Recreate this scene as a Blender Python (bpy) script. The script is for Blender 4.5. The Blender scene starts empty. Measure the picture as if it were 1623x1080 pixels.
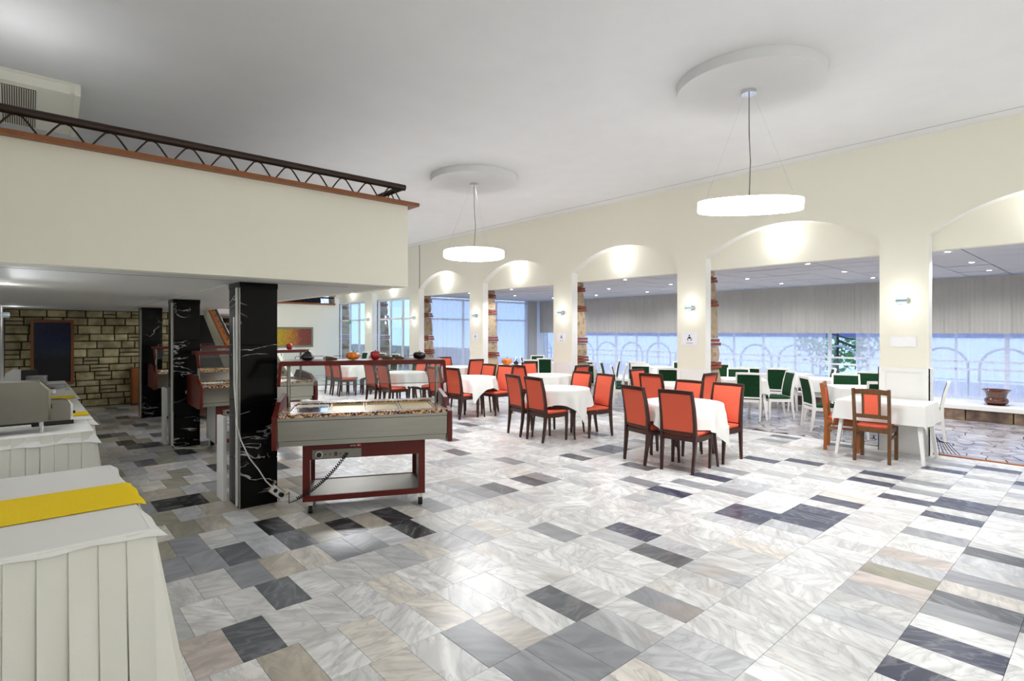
import bpy, bmesh, math, random
from mathutils import Vector, Matrix
random.seed(7)
S = bpy.context.scene
COL = S.collection
PI = math.pi
R = math.radians

# ------------------------------------------------------------------ camera
A = R(41.75)                      # the hall's long axis (Y) lies this far left of the view
CAM_H, FPX = 1.57, 869.0
cam = bpy.data.cameras.new('camera')
cam.sensor_width = 36.0
cam.lens = FPX / 1623 * 36.0
cam.shift_y = -14.0 / 1623
cam.clip_start = 0.02
camo = bpy.data.objects.new('camera', cam)
COL.objects.link(camo)
camo.location = (0, 0, CAM_H)
camo.rotation_euler = (PI / 2, 0, -A)
S.camera = camo

FW = (math.sin(A), math.cos(A)); RT = (math.cos(A), -math.sin(A))
def ray(px, py):
    l = (px - 811.5) / FPX
    return FW[0] + l * RT[0], FW[1] + l * RT[1], (526.0 - py) / FPX
def at_z(px, py, z):
    r = ray(px, py); t = (z - CAM_H) / r[2]
    return r[0] * t, r[1] * t
def depth(x, y):
    return x * FW[0] + y * FW[1]
def in_view(x, y, z=0.0, m=40):
    d = depth(x, y)
    if d < 0.3: return False
    px = 811.5 + FPX * (x * RT[0] + y * RT[1]) / d
    py = 526 - FPX * (z - CAM_H) / d
    return -m < px < 1623 + m and -m < py < 1080 + m

# ------------------------------------------------------------------ world, exposure
S.view_settings.view_transform = 'Standard'
S.view_settings.look = 'None'
S.view_settings.gamma = 1.0
S.view_settings.use_curve_mapping = False
S.view_settings.exposure = 0.9
W = bpy.data.worlds.new('world'); S.world = W; W.use_nodes = True
bg = W.node_tree.nodes['Background']
bg.inputs[0].default_value = (0.46, 0.65, 1.0, 1)
bg.inputs[1].default_value = 1.1
PENDANT_E = 15.0
SCONCE_W = 0.55
ARCH_W = 2.4
CEIL_LAMP_W = 55.0

# ------------------------------------------------------------------ materials
def lin(h):
    h = h.lstrip('#')
    return tuple(((int(h[i:i+2], 16) / 255) / 12.92 if int(h[i:i+2], 16) / 255 <= .04045 else
                  ((int(h[i:i+2], 16) / 255 + .055) / 1.055) ** 2.4) for i in (0, 2, 4))
MATS = {}
def mat(name, col='#ffffff', rough=.5, metal=0.0, noise=0.0, nscale=20, bump=0.0, bscale=60, emit=0, spec=.5, coat=0, stretch=None):
    m = bpy.data.materials.new(name); m.use_nodes = True
    nt = m.node_tree; b = nt.nodes['Principled BSDF']
    c = lin(col) if isinstance(col, str) else col
    b.inputs['Base Color'].default_value = (*c, 1)
    b.inputs['Roughness'].default_value = rough
    b.inputs['Metallic'].default_value = metal
    b.inputs['Specular IOR Level'].default_value = spec
    b.inputs['Coat Weight'].default_value = coat
    if emit:
        b.inputs['Emission Color'].default_value = (*c, 1); b.inputs['Emission Strength'].default_value = emit
    if noise or bump:
        tc = nt.nodes.new('ShaderNodeTexCoord'); mp = nt.nodes.new('ShaderNodeMapping')
        nt.links.new(tc.outputs['Object'], mp.inputs[0])
        if stretch: mp.inputs['Scale'].default_value = stretch
    if noise:
        n = nt.nodes.new('ShaderNodeTexNoise'); n.inputs['Scale'].default_value = nscale; n.inputs['Detail'].default_value = 6
        nt.links.new(mp.outputs[0], n.inputs['Vector'])
        r = nt.nodes.new('ShaderNodeMapRange'); r.inputs[1].default_value = .25; r.inputs[2].default_value = .75
        r.inputs[3].default_value = 1 - noise; r.inputs[4].default_value = 1 + noise
        nt.links.new(n.outputs[0], r.inputs[0])
        x = nt.nodes.new('ShaderNodeVectorMath'); x.operation = 'SCALE'; x.inputs[0].default_value = c
        nt.links.new(r.outputs[0], x.inputs['Scale']); nt.links.new(x.outputs[0], b.inputs['Base Color'])
    if bump:
        n2 = nt.nodes.new('ShaderNodeTexNoise'); n2.inputs['Scale'].default_value = bscale; n2.inputs['Detail'].default_value = 5
        nt.links.new(mp.outputs[0], n2.inputs['Vector'])
        bp = nt.nodes.new('ShaderNodeBump'); bp.inputs['Strength'].default_value = bump; bp.inputs['Distance'].default_value = .01
        nt.links.new(n2.outputs[0], bp.inputs['Height']); nt.links.new(bp.outputs[0], b.inputs['Normal'])
    MATS[name] = m
    return m

mat('plaster', '#efecdb', .75, bump=.05, bscale=40)
mat('plaster_white', '#eeeeea', .7)
mat('ceiling_paint', '#e4e4e4', .8, noise=.02, nscale=3)
mat('soffit_paint', '#d8d8d4', .7)
mat('trim_white', '#f0f0ec', .45)
mat('dark_gap', '#1c1b1a', .9)
mat('wood_dark', '#3a180d', .35, noise=.35, nscale=14, stretch=(6, 6, .8), coat=.2)
mat('wood_brown', '#62401e', .45, noise=.35, nscale=10, stretch=(8, 8, .8))
mat('wood_cap', '#8a4f22', .4, noise=.25, nscale=12, stretch=(.8, 6, 6))
mat('wood_orange', '#a05c22', .5, noise=.2, nscale=10, stretch=(8, 8, .8))
mat('wood_red', '#5e160c', .38, noise=.2, nscale=14, stretch=(1, 6, 6), spec=.35)
mat('fabric_red', '#e8694f', .85, noise=.10, nscale=160, bump=.15, bscale=300, spec=.2)
mat('fabric_green', '#123c20', .8, noise=.25, nscale=25, spec=.2)
mat('paint_white', '#f2f1ec', .4)
mat('linen', '#e9e8e3', .85, bump=.06, bscale=120, spec=.2)
mat('linen_cream', '#dddcd1', .85, bump=.06, bscale=120, spec=.2)
mat('yellow_cloth', '#f8d511', .8, noise=.05, nscale=120, spec=.2)
mat('steel', '#96948c', .18, metal=1, noise=.06, nscale=4, stretch=(1, 1, 14))
mat('steel_dull', '#85827a', .42, metal=1, noise=.08, nscale=5)
mat('chrome', '#dddddd', .1, metal=1)
mat('rail_metal', '#33231a', .4, metal=.3)
mat('black_plastic', '#0c0c0c', .4)
mat('black_rubber', '#151515', .7)
mat('white_plastic', '#eeeeec', .4)
mat('ac_plastic', '#e4e2d4', .5)
mat('ac_grille', '#6b6659', .6)
mat('beige_pan', '#c9b583', .35, metal=.4)
mat('granite', '#b98c64', .25)
mat('lamp_glow', '#fbfcff', .5, emit=PENDANT_E)
mat('bulb_glow', '#fbfcff', .5, emit=30)
mat('downlight_glow', '#fff6e8', .5, emit=12)
mat('frosted', '#93a4ac', .3, emit=.15)
mat('paper', '#f3f3f8', .7)
mat('ink', '#16162a', .6)
mat('ink_blue', '#8f95c4', .6)
mat('film', '#f6f6f6', .25, bump=.6, bscale=18)
mat('brick', '#8a4a30', .8, noise=.25, nscale=20, bump=.4, bscale=60)
mat('pot_glaze', '#5a2b14', .2, noise=.3, nscale=6, coat=.6)
mat('pumpkin', '#e8821a', .35, coat=.4)
mat('pepper_red', '#b3141c', .25, coat=.5)
mat('aubergine', '#0c0b12', .18, coat=.6)
mat('stem_green', '#4c5a22', .6)
mat('lattice_dark', '#2b2a3a', .5)
mat('awning', '#8f8fd0', .8)  # lilac carries the shaded look of the awning in its colour
mat('terrace_floor', '#a7aab5', .7, noise=.15, nscale=2)
mat('stone_base_dark', '#6d5c50', .8, noise=.4, nscale=7, bump=.5, bscale=20)
mat('joint_dark', '#3a2c26', .9)
mat('grout', '#6f6a60', .9)
mat('wall_joint', '#241f17', .95)
mat('exit_green', '#1e7a4a', .5, emit=.25)
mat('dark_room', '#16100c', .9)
mat('foliage', '#86b866', .7, noise=.5, nscale=6)
mat('bark', '#4b3826', .9)
mat('porcelain', '#e8ebea', .15, coat=.5)
mat('logo_red', '#d8343a', .4)
mat('yellow_tag', '#d8cc20', .5)
mat('socket_brown', '#8a5a2c', .5)
mat('outdoor_stone', '#b9b4a8', .8, noise=.3, nscale=5, bump=.4, bscale=14)

def nd(nt, t, **k):
    n = nt.nodes.new(t)
    for a, v in k.items(): setattr(n, a, v)
    return n

def marble_mat(name, source):
    """polished marble; base colour and seed come per tile from the object colour or a colour attribute"""
    m = bpy.data.materials.new(name); m.use_nodes = True; nt = m.node_tree; L = nt.links
    b = nt.nodes['Principled BSDF']
    if source == 'object':
        s = nd(nt, 'ShaderNodeObjectInfo'); colour, seed = s.outputs['Color'], s.outputs['Alpha']
    else:
        s = nd(nt, 'ShaderNodeAttribute'); s.attribute_name = 'tone'; colour, seed = s.outputs['Color'], s.outputs['Alpha']
    g = nd(nt, 'ShaderNodeNewGeometry')
    ang = nd(nt, 'ShaderNodeMath', operation='MULTIPLY'); ang.inputs[1].default_value = 6.0; L.new(seed, ang.inputs[0])
    rot = nd(nt, 'ShaderNodeVectorRotate', rotation_type='Z_AXIS'); L.new(g.outputs['Position'], rot.inputs['Vector']); L.new(ang.outputs[0], rot.inputs['Angle'])
    off = nd(nt, 'ShaderNodeMath', operation='MULTIPLY'); off.inputs[1].default_value = 77.0; L.new(seed, off.inputs[0])
    cv = nd(nt, 'ShaderNodeCombineXYZ'); L.new(off.outputs[0], cv.inputs[2])
    ad = nd(nt, 'ShaderNodeVectorMath', operation='ADD'); L.new(rot.outputs[0], ad.inputs[0]); L.new(cv.outputs[0], ad.inputs[1])
    mp = nd(nt, 'ShaderNodeMapping'); mp.inputs['Scale'].default_value = (1.0, 3.0, 1.0); L.new(ad.outputs[0], mp.inputs[0])
    n1 = nd(nt, 'ShaderNodeTexNoise'); n1.inputs['Scale'].default_value = 3.2; n1.inputs['Detail'].default_value = 9; n1.inputs['Distortion'].default_value = 1.1; L.new(mp.outputs[0], n1.inputs['Vector'])
    # cloud: broad streaks
    cl = nd(nt, 'ShaderNodeMapRange'); cl.inputs[1].default_value = .36; cl.inputs[2].default_value = .66; L.new(n1.outputs[0], cl.inputs[0])
    # veins: ridge of a second noise
    n2 = nd(nt, 'ShaderNodeTexNoise'); n2.inputs['Scale'].default_value = 2.1; n2.inputs['Detail'].default_value = 10; n2.inputs['Distortion'].default_value = 1.8; L.new(mp.outputs[0], n2.inputs['Vector'])
    sb = nd(nt, 'ShaderNodeMath', operation='SUBTRACT'); sb.inputs[1].default_value = .5; L.new(n2.outputs[0], sb.inputs[0])
    ab = nd(nt, 'ShaderNodeMath', operation='ABSOLUTE'); L.new(sb.outputs[0], ab.inputs[0])
    vr = nd(nt, 'ShaderNodeMapRange'); vr.inputs[1].default_value = 0; vr.inputs[2].default_value = .045; vr.inputs[3].default_value = .36; vr.inputs[4].default_value = 0; L.new(ab.outputs[0], vr.inputs[0])
    lum = nd(nt, 'ShaderNodeRGBToBW'); L.new(colour, lum.inputs[0])
    dk = nd(nt, 'ShaderNodeMapRange'); dk.inputs[1].default_value = .10; dk.inputs[2].default_value = .30; L.new(lum.outputs[0], dk.inputs[0])
    vc = nd(nt, 'ShaderNodeMix', data_type='RGBA'); vc.inputs[6].default_value = (.42, .42, .43, 1); vc.inputs[7].default_value = (.30, .30, .31, 1); L.new(dk.outputs[0], vc.inputs[0])
    sh = nd(nt, 'ShaderNodeMapRange'); sh.inputs[3].default_value = .78; sh.inputs[4].default_value = 1.12; L.new(cl.outputs[0], sh.inputs[0])
    sc = nd(nt, 'ShaderNodeVectorMath', operation='SCALE'); L.new(colour, sc.inputs[0]); L.new(sh.outputs[0], sc.inputs['Scale'])
    mx = nd(nt, 'ShaderNodeMix', data_type='RGBA'); L.new(vr.outputs[0], mx.inputs[0]); L.new(sc.outputs[0], mx.inputs[6]); L.new(vc.outputs[2], mx.inputs[7])
    # warm mineral stains
    n3 = nd(nt, 'ShaderNodeTexNoise'); n3.inputs['Scale'].default_value = 1.7; n3.inputs['Detail'].default_value = 5; L.new(ad.outputs[0], n3.inputs['Vector'])
    st = nd(nt, 'ShaderNodeMapRange'); st.inputs[1].default_value = .60; st.inputs[2].default_value = .74; st.inputs[4].default_value = .32; L.new(n3.outputs[0], st.inputs[0])
    sd = nd(nt, 'ShaderNodeMath', operation='MULTIPLY'); L.new(st.outputs[0], sd.inputs[0]); L.new(dk.outputs[0], sd.inputs[1])
    mx2 = nd(nt, 'ShaderNodeMix', data_type='RGBA'); L.new(sd.outputs[0], mx2.inputs[0]); L.new(mx.outputs[2], mx2.inputs[6]); mx2.inputs[7].default_value = (.72, .54, .38, 1)
    L.new(mx2.outputs[2], b.inputs['Base Color'])
    b.inputs['Roughness'].default_value = .29; b.inputs['Specular IOR Level'].default_value = .4
    MATS[name] = m
marble_mat('marble_tile', 'object'); marble_mat('marble_rest', 'attr')

def stone_mat(name, c1, c2, c3, scale=6, rough=.85, bump=.6):
    m = bpy.data.materials.new(name); m.use_nodes = True; nt = m.node_tree; L = nt.links; b = nt.nodes['Principled BSDF']
    g = nd(nt, 'ShaderNodeNewGeometry'); oi = nd(nt, 'ShaderNodeObjectInfo')
    n = nd(nt, 'ShaderNodeTexNoise'); n.inputs['Scale'].default_value = scale; n.inputs['Detail'].default_value = 8; L.new(g.outputs['Position'], n.inputs['Vector'])
    rp = nd(nt, 'ShaderNodeValToRGB'); e = rp.color_ramp.elements
    e[0].position = .33; e[0].color = (*lin(c1), 1); e[1].position = .68; e[1].color = (*lin(c3), 1)
    k = rp.color_ramp.elements.new(.5); k.color = (*lin(c2), 1); L.new(n.outputs[0], rp.inputs[0])
    mr = nd(nt, 'ShaderNodeMapRange'); mr.inputs[3].default_value = .72; mr.inputs[4].default_value = 1.2; L.new(oi.outputs['Random'], mr.inputs[0])
    sc = nd(nt, 'ShaderNodeVectorMath', operation='SCALE'); L.new(rp.outputs[0], sc.inputs[0]); L.new(mr.outputs[0], sc.inputs['Scale']); L.new(sc.outputs[0], b.inputs['Base Color'])
    b.inputs['Roughness'].default_value = rough
    n2 = nd(nt, 'ShaderNodeTexNoise'); n2.inputs['Scale'].default_value = scale * 4; n2.inputs['Detail'].default_value = 6; L.new(g.outputs['Position'], n2.inputs['Vector'])
    bp = nd(nt, 'ShaderNodeBump'); bp.inputs['Strength'].default_value = bump; bp.inputs['Distance'].default_value = .02; L.new(n2.outputs[0], bp.inputs['Height']); L.new(bp.outputs[0], b.inputs['Normal'])
    MATS[name] = m
stone_mat('ashlar', '#968b66', '#beb288', '#d8ceaa', 5)
stone_mat('rubble', '#8f7a62', '#b9a488', '#a89a80', 9)
stone_mat('flagstone', '#8f8a90', '#b4afb2', '#c9c6c6', 3, .2, .1)
stone_mat('plinth_stone', '#5c4c42', '#80695a', '#a08a68', 5)
stone_mat('parapet_stone', '#9a8f84', '#c2bbb0', '#a98a7a', 3)

def black_marble():
    m = bpy.data.materials.new('black_marble'); m.use_nodes = True; nt = m.node_tree; L = nt.links; b = nt.nodes['Principled BSDF']
    g = nd(nt, 'ShaderNodeNewGeometry'); oi = nd(nt, 'ShaderNodeObjectInfo')
    mp = nd(nt, 'ShaderNodeMapping'); mp.inputs['Scale'].default_value = (1.0, 1.0, 2.2); mp.inputs['Rotation'].default_value = (0, R(-25), 0)
    o = nd(nt, 'ShaderNodeVectorMath', operation='SCALE'); o.inputs[0].default_value = (9, 17, 5); L.new(oi.outputs['Random'], o.inputs['Scale'])
    ad = nd(nt, 'ShaderNodeVectorMath', operation='ADD'); L.new(g.outputs['Position'], ad.inputs[0]); L.new(o.outputs[0], ad.inputs[1]); L.new(ad.outputs[0], mp.inputs[0])
    n = nd(nt, 'ShaderNodeTexNoise'); n.inputs['Scale'].default_value = 1.6; n.inputs['Detail'].default_value = 4; n.inputs['Distortion'].default_value = .9; L.new(mp.outputs[0], n.inputs['Vector'])
    sb = nd(nt, 'ShaderNodeMath', operation='SUBTRACT'); sb.inputs[1].default_value = .5; L.new(n.outputs[0], sb.inputs[0])
    ab = nd(nt, 'ShaderNodeMath', operation='ABSOLUTE'); L.new(sb.outputs[0], ab.inputs[0])
    vr = nd(nt, 'ShaderNodeMapRange'); vr.inputs[1].default_value = .001; vr.inputs[2].default_value = .010; vr.inputs[3].default_value = .8; vr.inputs[4].default_value = 0; L.new(ab.outputs[0], vr.inputs[0])
    n2 = nd(nt, 'ShaderNodeTexNoise'); n2.inputs['Scale'].default_value = 2.3; L.new(ad.outputs[0], n2.inputs['Vector'])
    gate = nd(nt, 'ShaderNodeMapRange'); gate.inputs[1].default_value = .52; gate.inputs[2].default_value = .60; L.new(n2.outputs[0], gate.inputs[0])
    mu = nd(nt, 'ShaderNodeMath', operation='MULTIPLY'); L.new(vr.outputs[0], mu.inputs[0]); L.new(gate.outputs[0], mu.inputs[1])
    mx = nd(nt, 'ShaderNodeMix', data_type='RGBA'); mx.inputs[6].default_value = (.003, .003, .0035, 1); mx.inputs[7].default_value = (.7, .7, .7, 1); L.new(mu.outputs[0], mx.inputs[0])
    L.new(mx.outputs[2], b.inputs['Base Color']); b.inputs['Roughness'].default_value = .18; b.inputs['Specular IOR Level'].default_value = .12
    MATS['black_marble'] = m
black_marble()

def granite_speckle():
    m = MATS['granite']; nt = m.node_tree; L = nt.links; b = nt.nodes['Principled BSDF']
    g = nd(nt, 'ShaderNodeNewGeometry'); v = nd(nt, 'ShaderNodeTexVoronoi'); v.inputs['Scale'].default_value = 75; L.new(g.outputs['Position'], v.inputs['Vector'])
    bw = nd(nt, 'ShaderNodeRGBToBW'); L.new(v.outputs['Color'], bw.inputs[0])
    rp = nd(nt, 'ShaderNodeValToRGB'); rp.color_ramp.interpolation = 'CONSTANT'; e = rp.color_ramp.elements
    e[0].color = (*lin('#2a1a12'), 1); e[1].position = .36; e[1].color = (*lin('#c98f55'), 1)
    for p, c in ((.5, '#e2bd8c'), (.62, '#d9a8a0'), (.72, '#7a4a2a')):
        k = e.new(p); k.color = (*lin(c), 1)
    L.new(bw.outputs[0], rp.inputs[0]); L.new(rp.outputs[0], b.inputs['Base Color'])
granite_speckle()

def glass_mat(name, tint=(1, 1, 1), gloss=.08, rough=.02):
    m = bpy.data.materials.new(name); m.use_nodes = True; nt = m.node_tree; L = nt.links
    for n in list(nt.nodes): nt.nodes.remove(n)
    o = nd(nt, 'ShaderNodeOutputMaterial'); t = nd(nt, 'ShaderNodeBsdfTransparent'); t.inputs[0].default_value = (*tint, 1)
    g = nd(nt, 'ShaderNodeBsdfGlossy'); g.inputs['Roughness'].default_value = rough
    mx = nd(nt, 'ShaderNodeMixShader'); mx.inputs[0].default_value = gloss
    L.new(t.outputs[0], mx.inputs[1]); L.new(g.outputs[0], mx.inputs[2]); L.new(mx.outputs[0], o.inputs[0])
    MATS[name] = m
glass_mat('pane_glass', (.92, .96, .98), .10)
glass_mat('guard_glass', (.90, .93, .92), .10)

def sheer_mat(name, col, transp):
    m = bpy.data.materials.new(name); m.use_nodes = True; nt = m.node_tree; L = nt.links
    for n in list(nt.nodes): nt.nodes.remove(n)
    o = nd(nt, 'ShaderNodeOutputMaterial'); t = nd(nt, 'ShaderNodeBsdfTransparent')
    tl = nd(nt, 'ShaderNodeBsdfTranslucent'); df = nd(nt, 'ShaderNodeBsdfDiffuse')
    tl.inputs[0].default_value = (*lin(col), 1); df.inputs[0].default_value = (*lin(col), 1)
    m1 = nd(nt, 'ShaderNodeMixShader'); m1.inputs[0].default_value = .5; L.new(tl.outputs[0], m1.inputs[1]); L.new(df.outputs[0], m1.inputs[2])
    m2 = nd(nt, 'ShaderNodeMixShader'); m2.inputs[0].default_value = transp; L.new(m1.outputs[0], m2.inputs[1]); L.new(t.outputs[0], m2.inputs[2]); L.new(m2.outputs[0], o.inputs[0])
    MATS[name] = m
sheer_mat('sheer', '#eeeefa', .42)
mat('pelmet_cloth', '#b9b7b2', .9, noise=.05, nscale=60, spec=.15)

def painting_mat(name, stops, axis=0):
    m = bpy.data.materials.new(name); m.use_nodes = True; nt = m.node_tree; L = nt.links; b = nt.nodes['Principled BSDF']
    tc = nd(nt, 'ShaderNodeTexCoord'); sp = nd(nt, 'ShaderNodeSeparateXYZ'); L.new(tc.outputs['Generated'], sp.inputs[0])
    n = nd(nt, 'ShaderNodeTexNoise'); n.inputs['Scale'].default_value = 9; n.inputs['Detail'].default_value = 8; L.new(tc.outputs['Object'], n.inputs['Vector'])
    ma = nd(nt, 'ShaderNodeMath', operation='MULTIPLY_ADD'); ma.inputs[1].default_value = .25; L.new(n.outputs[0], ma.inputs[0]); L.new(sp.outputs[axis], ma.inputs[2])
    rp = nd(nt, 'ShaderNodeValToRGB'); e = rp.color_ramp.elements
    while len(e) < len(stops): e.new(.5)
    for i, (p, c) in enumerate(stops): e[i].position = p; e[i].color = (*lin(c), 1)
    L.new(ma.outputs[0], rp.inputs[0])
    n2 = nd(nt, 'ShaderNodeTexNoise'); n2.inputs['Scale'].default_value = 45; n2.inputs['Detail'].default_value = 5; L.new(tc.outputs['Object'], n2.inputs['Vector'])
    mr = nd(nt, 'ShaderNodeMapRange'); mr.inputs[1].default_value = .35; mr.inputs[2].default_value = .65; mr.inputs[3].default_value = .4; mr.inputs[4].default_value = 1.3; L.new(n2.outputs[0], mr.inputs[0])
    sc = nd(nt, 'ShaderNodeVectorMath', operation='SCALE'); L.new(rp.outputs[0], sc.inputs[0]); L.new(mr.outputs[0], sc.inputs['Scale']); L.new(sc.outputs[0], b.inputs['Base Color'])
    b.inputs['Roughness'].default_value = .5
    MATS[name] = m
painting_mat('abstract_paint', [(.0, '#15130c'), (.58, '#2a2812'), (.70, '#c2a818'), (.90, '#b8742a'), (1.0, '#8a4434')])
painting_mat('dark_paint', [(.1, '#04040e'), (.5, '#080a16'), (.62, '#1a2a3c'), (.8, '#10204e'), (1., '#0a1440')], 2)

# ------------------------------------------------------------------ mesh helpers
def box(bm, c, s, rz=0, rx=0, ry=0, bevel=0):
    m = Matrix.Translation(c) @ Matrix.Rotation(rz, 4, 'Z') @ Matrix.Rotation(ry, 4, 'Y') @ Matrix.Rotation(rx, 4, 'X') @ Matrix.Diagonal((s[0], s[1], s[2], 1))
    r = bmesh.ops.create_cube(bm, size=1, matrix=m)
    if bevel:
        es = list({e for v in r['verts'] for e in v.link_edges})
        bmesh.ops.bevel(bm, geom=es, offset=bevel, segments=2, affect='EDGES', profile=.6)
def bx(bm, x0, x1, y0, y1, z0, z1, **k):
    box(bm, ((x0+x1)/2, (y0+y1)/2, (z0+z1)/2), (abs(x1-x0), abs(y1-y0), abs(z1-z0)), **k)
def cyl(bm, c, r, h, seg=20, r2=None, rx=0, ry=0, rz=0):
    m = Matrix.Translation(c) @ Matrix.Rotation(rz, 4, 'Z') @ Matrix.Rotation(ry, 4, 'Y') @ Matrix.Rotation(rx, 4, 'X')
    bmesh.ops.create_cone(bm, cap_ends=True, segments=seg, radius1=r, radius2=r if r2 is None else r2, depth=h, matrix=m)
def sweep(bm, pts, rad, seg=8, sq=None, caps=True):
    """tube along points; rad number or list; sq=(a,b) gives a rectangular section with half sizes along side and up"""
    pts = [Vector(p) for p in pts]; n = len(pts); rings = []
    up0 = Vector((0, 0, 1))
    prev = None
    for i, p in enumerate(pts):
        t = (pts[min(i+1, n-1)] - pts[max(i-1, 0)]).normalized()
        if prev is None:
            u = up0 if abs(t.z) < .95 else Vector((0, 1, 0))
        else:
            u = prev
        side = t.cross(u).normalized(); u2 = side.cross(t).normalized(); prev = u2
        r = rad[i] if isinstance(rad, (list, tuple)) else rad
        ring = []
        if sq:
            q = sq[i] if isinstance(sq, list) else sq
            for a, b in ((-1, -1), (1, -1), (1, 1), (-1, 1)):
                ring.append(bm.verts.new(p + side * q[0] * a + u2 * q[1] * b))
        else:
            for k in range(seg):
                w = 2 * PI * k / seg
                ring.append(bm.verts.new(p + side * math.cos(w) * r + u2 * math.sin(w) * r))
        rings.append(ring)
    m = len(rings[0])
    for i in range(n - 1):
        for k in range(m):
            bm.faces.new((rings[i][k], rings[i][(k+1) % m], rings[i+1][(k+1) % m], rings[i+1][k]))
    if caps:
        bm.faces.new(rings[0][::-1]); bm.faces.new(rings[-1])
def prism(bm, poly, axis, a, b):
    """extrude a polygon (list of 2-tuples) along axis 'x','y' or 'z' from a to b"""
    def P(q, w):
        return {'x': (w, q[0], q[1]), 'y': (q[0], w, q[1]), 'z': (q[0], q[1], w)}[axis]
    v0 = [bm.verts.new(P(q, a)) for q in poly]; v1 = [bm.verts.new(P(q, b)) for q in poly]
    n = len(poly)
    f = [bm.faces.new(v0), bm.faces.new(v1[::-1])]
    for i in range(n): f.append(bm.faces.new((v0[i], v1[i], v1[(i+1) % n], v0[(i+1) % n])))
    bmesh.ops.recalc_face_normals(bm, faces=f)
def lathe(bm, prof, seg=24, c=(0, 0, 0), lobes=0, amp=0):
    rings = []
    for r, z in prof:
        rings.append([bm.verts.new((c[0] + r * (1 - amp * abs(math.sin(lobes * PI * k / seg)) if lobes else r and 1) * math.cos(2*PI*k/seg) if lobes else c[0] + r * math.cos(2*PI*k/seg),
                                    c[1] + (r * (1 - amp * abs(math.sin(lobes * PI * k / seg))) if lobes else r) * math.sin(2*PI*k/seg), c[2] + z)) for k in range(seg)])
    for i in range(len(rings) - 1):
        for k in range(seg):
            bm.faces.new((rings[i][k], rings[i][(k+1) % seg], rings[i+1][(k+1) % seg], rings[i+1][k]))
    bm.faces.new(rings[0][::-1]); bm.faces.new(rings[-1])
def obj(name, bm, m, parent=None, smooth=False, loc=None, rz=0):
    me = bpy.data.meshes.new(name); bm.to_mesh(me); bm.free()
    me.materials.append(MATS[m])
    if smooth:
        for p in me.polygons: p.use_smooth = True
        try: me.set_sharp_from_angle(angle=R(smooth if smooth is not True else 40))
        except Exception: pass
    o = bpy.data.objects.new(name, me); COL.objects.link(o)
    if parent: o.parent = parent
    if loc: o.location = loc
    if rz: o.rotation_euler.z = rz
    return o
def inst(name, me, parent, loc=(0, 0, 0), rz=0):
    o = bpy.data.objects.new(name, me); COL.objects.link(o); o.parent = parent; o.location = loc; o.rotation_euler.z = rz
    return o
def tag(o, label, cat, group=None, kind=None):
    o['label'] = label; o['category'] = cat
    if group: o['group'] = group
    if kind: o['kind'] = kind
    return o
def thing(name, label, cat, loc=(0, 0, 0), rz=0, group=None, kind=None):
    o = bpy.data.objects.new(name, None); COL.objects.link(o); o.empty_display_size = .1
    o.location = loc; o.rotation_euler.z = rz
    return tag(o, label, cat, group, kind)
def B(): return bmesh.new()
def part(name, m, parent, fn, smooth=False):
    bm = B(); fn(bm); return obj(name, bm, m, parent, smooth)
def dup(root, loc, rz, label=None, group=None, scale=None):
    r = root.copy(); COL.objects.link(r); r.location = loc; r.rotation_euler.z = rz
    if label: r['label'] = label
    if group: r['group'] = group
    if scale: r.scale = scale
    for ch in list(root.children):
        c = ch.copy(); COL.objects.link(c); c.parent = r
        for g in list(ch.children):
            d = g.copy(); COL.objects.link(d); d.parent = c
    return r
def text_mesh(name, s, size, m, parent, loc, rot, ext=.0008):
    cu = bpy.data.curves.new(name, 'FONT'); cu.body = s; cu.size = size; cu.extrude = ext; cu.align_x = 'CENTER'; cu.align_y = 'CENTER'
    t = bpy.data.objects.new(name, cu); COL.objects.link(t)
    dg = bpy.context.evaluated_depsgraph_get(); me = bpy.data.meshes.new_from_object(t.evaluated_get(dg))
    bpy.data.objects.remove(t); me.materials.clear(); me.materials.append(MATS[m])
    o = bpy.data.objects.new(name, me); COL.objects.link(o); o.parent = parent; o.location = loc; o.rotation_euler = rot
    return o
def light(name, kind, loc, energy, parent=None, size=.1, color=(.98, .985, 1), rot=None, spot=None):
    l = bpy.data.lights.new(name, kind); l.energy = energy; l.color = color
    if kind == 'AREA': l.shape = 'DISK'; l.size = size
    else: l.shadow_soft_size = size
    if kind == 'SPOT': l.spot_size = spot or R(120); l.spot_blend = .6
    o = bpy.data.objects.new(name, l); COL.objects.link(o); o.location = loc
    if rot: o.rotation_euler = rot
    if parent: o.parent = parent
    return o

# ------------------------------------------------------------------ dimensions of the place
XW = 8.55                                   # hall face of the arcade
PILLARS = [-4.0, -1.05, 1.93, 4.967, 7.967, 10.94, 13.88, 16.72, 19.62]
PH = .268                                   # half pillar width
ZC = 4.07                                   # hall ceiling
SPRING, APEX = 2.80, 3.22
VX, VZ, VEND = 13.55, 2.62, 13.78           # veranda curtain line, ceiling height, end wall
XL = -.27
YB, YF = -4.6, 19.35
MX, MY, MZ, MT = 2.82, 4.70, 2.01, 2.80     # mezzanine edge, soffit, parapet top
YS = 14.45                                  # stone wall

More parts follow.
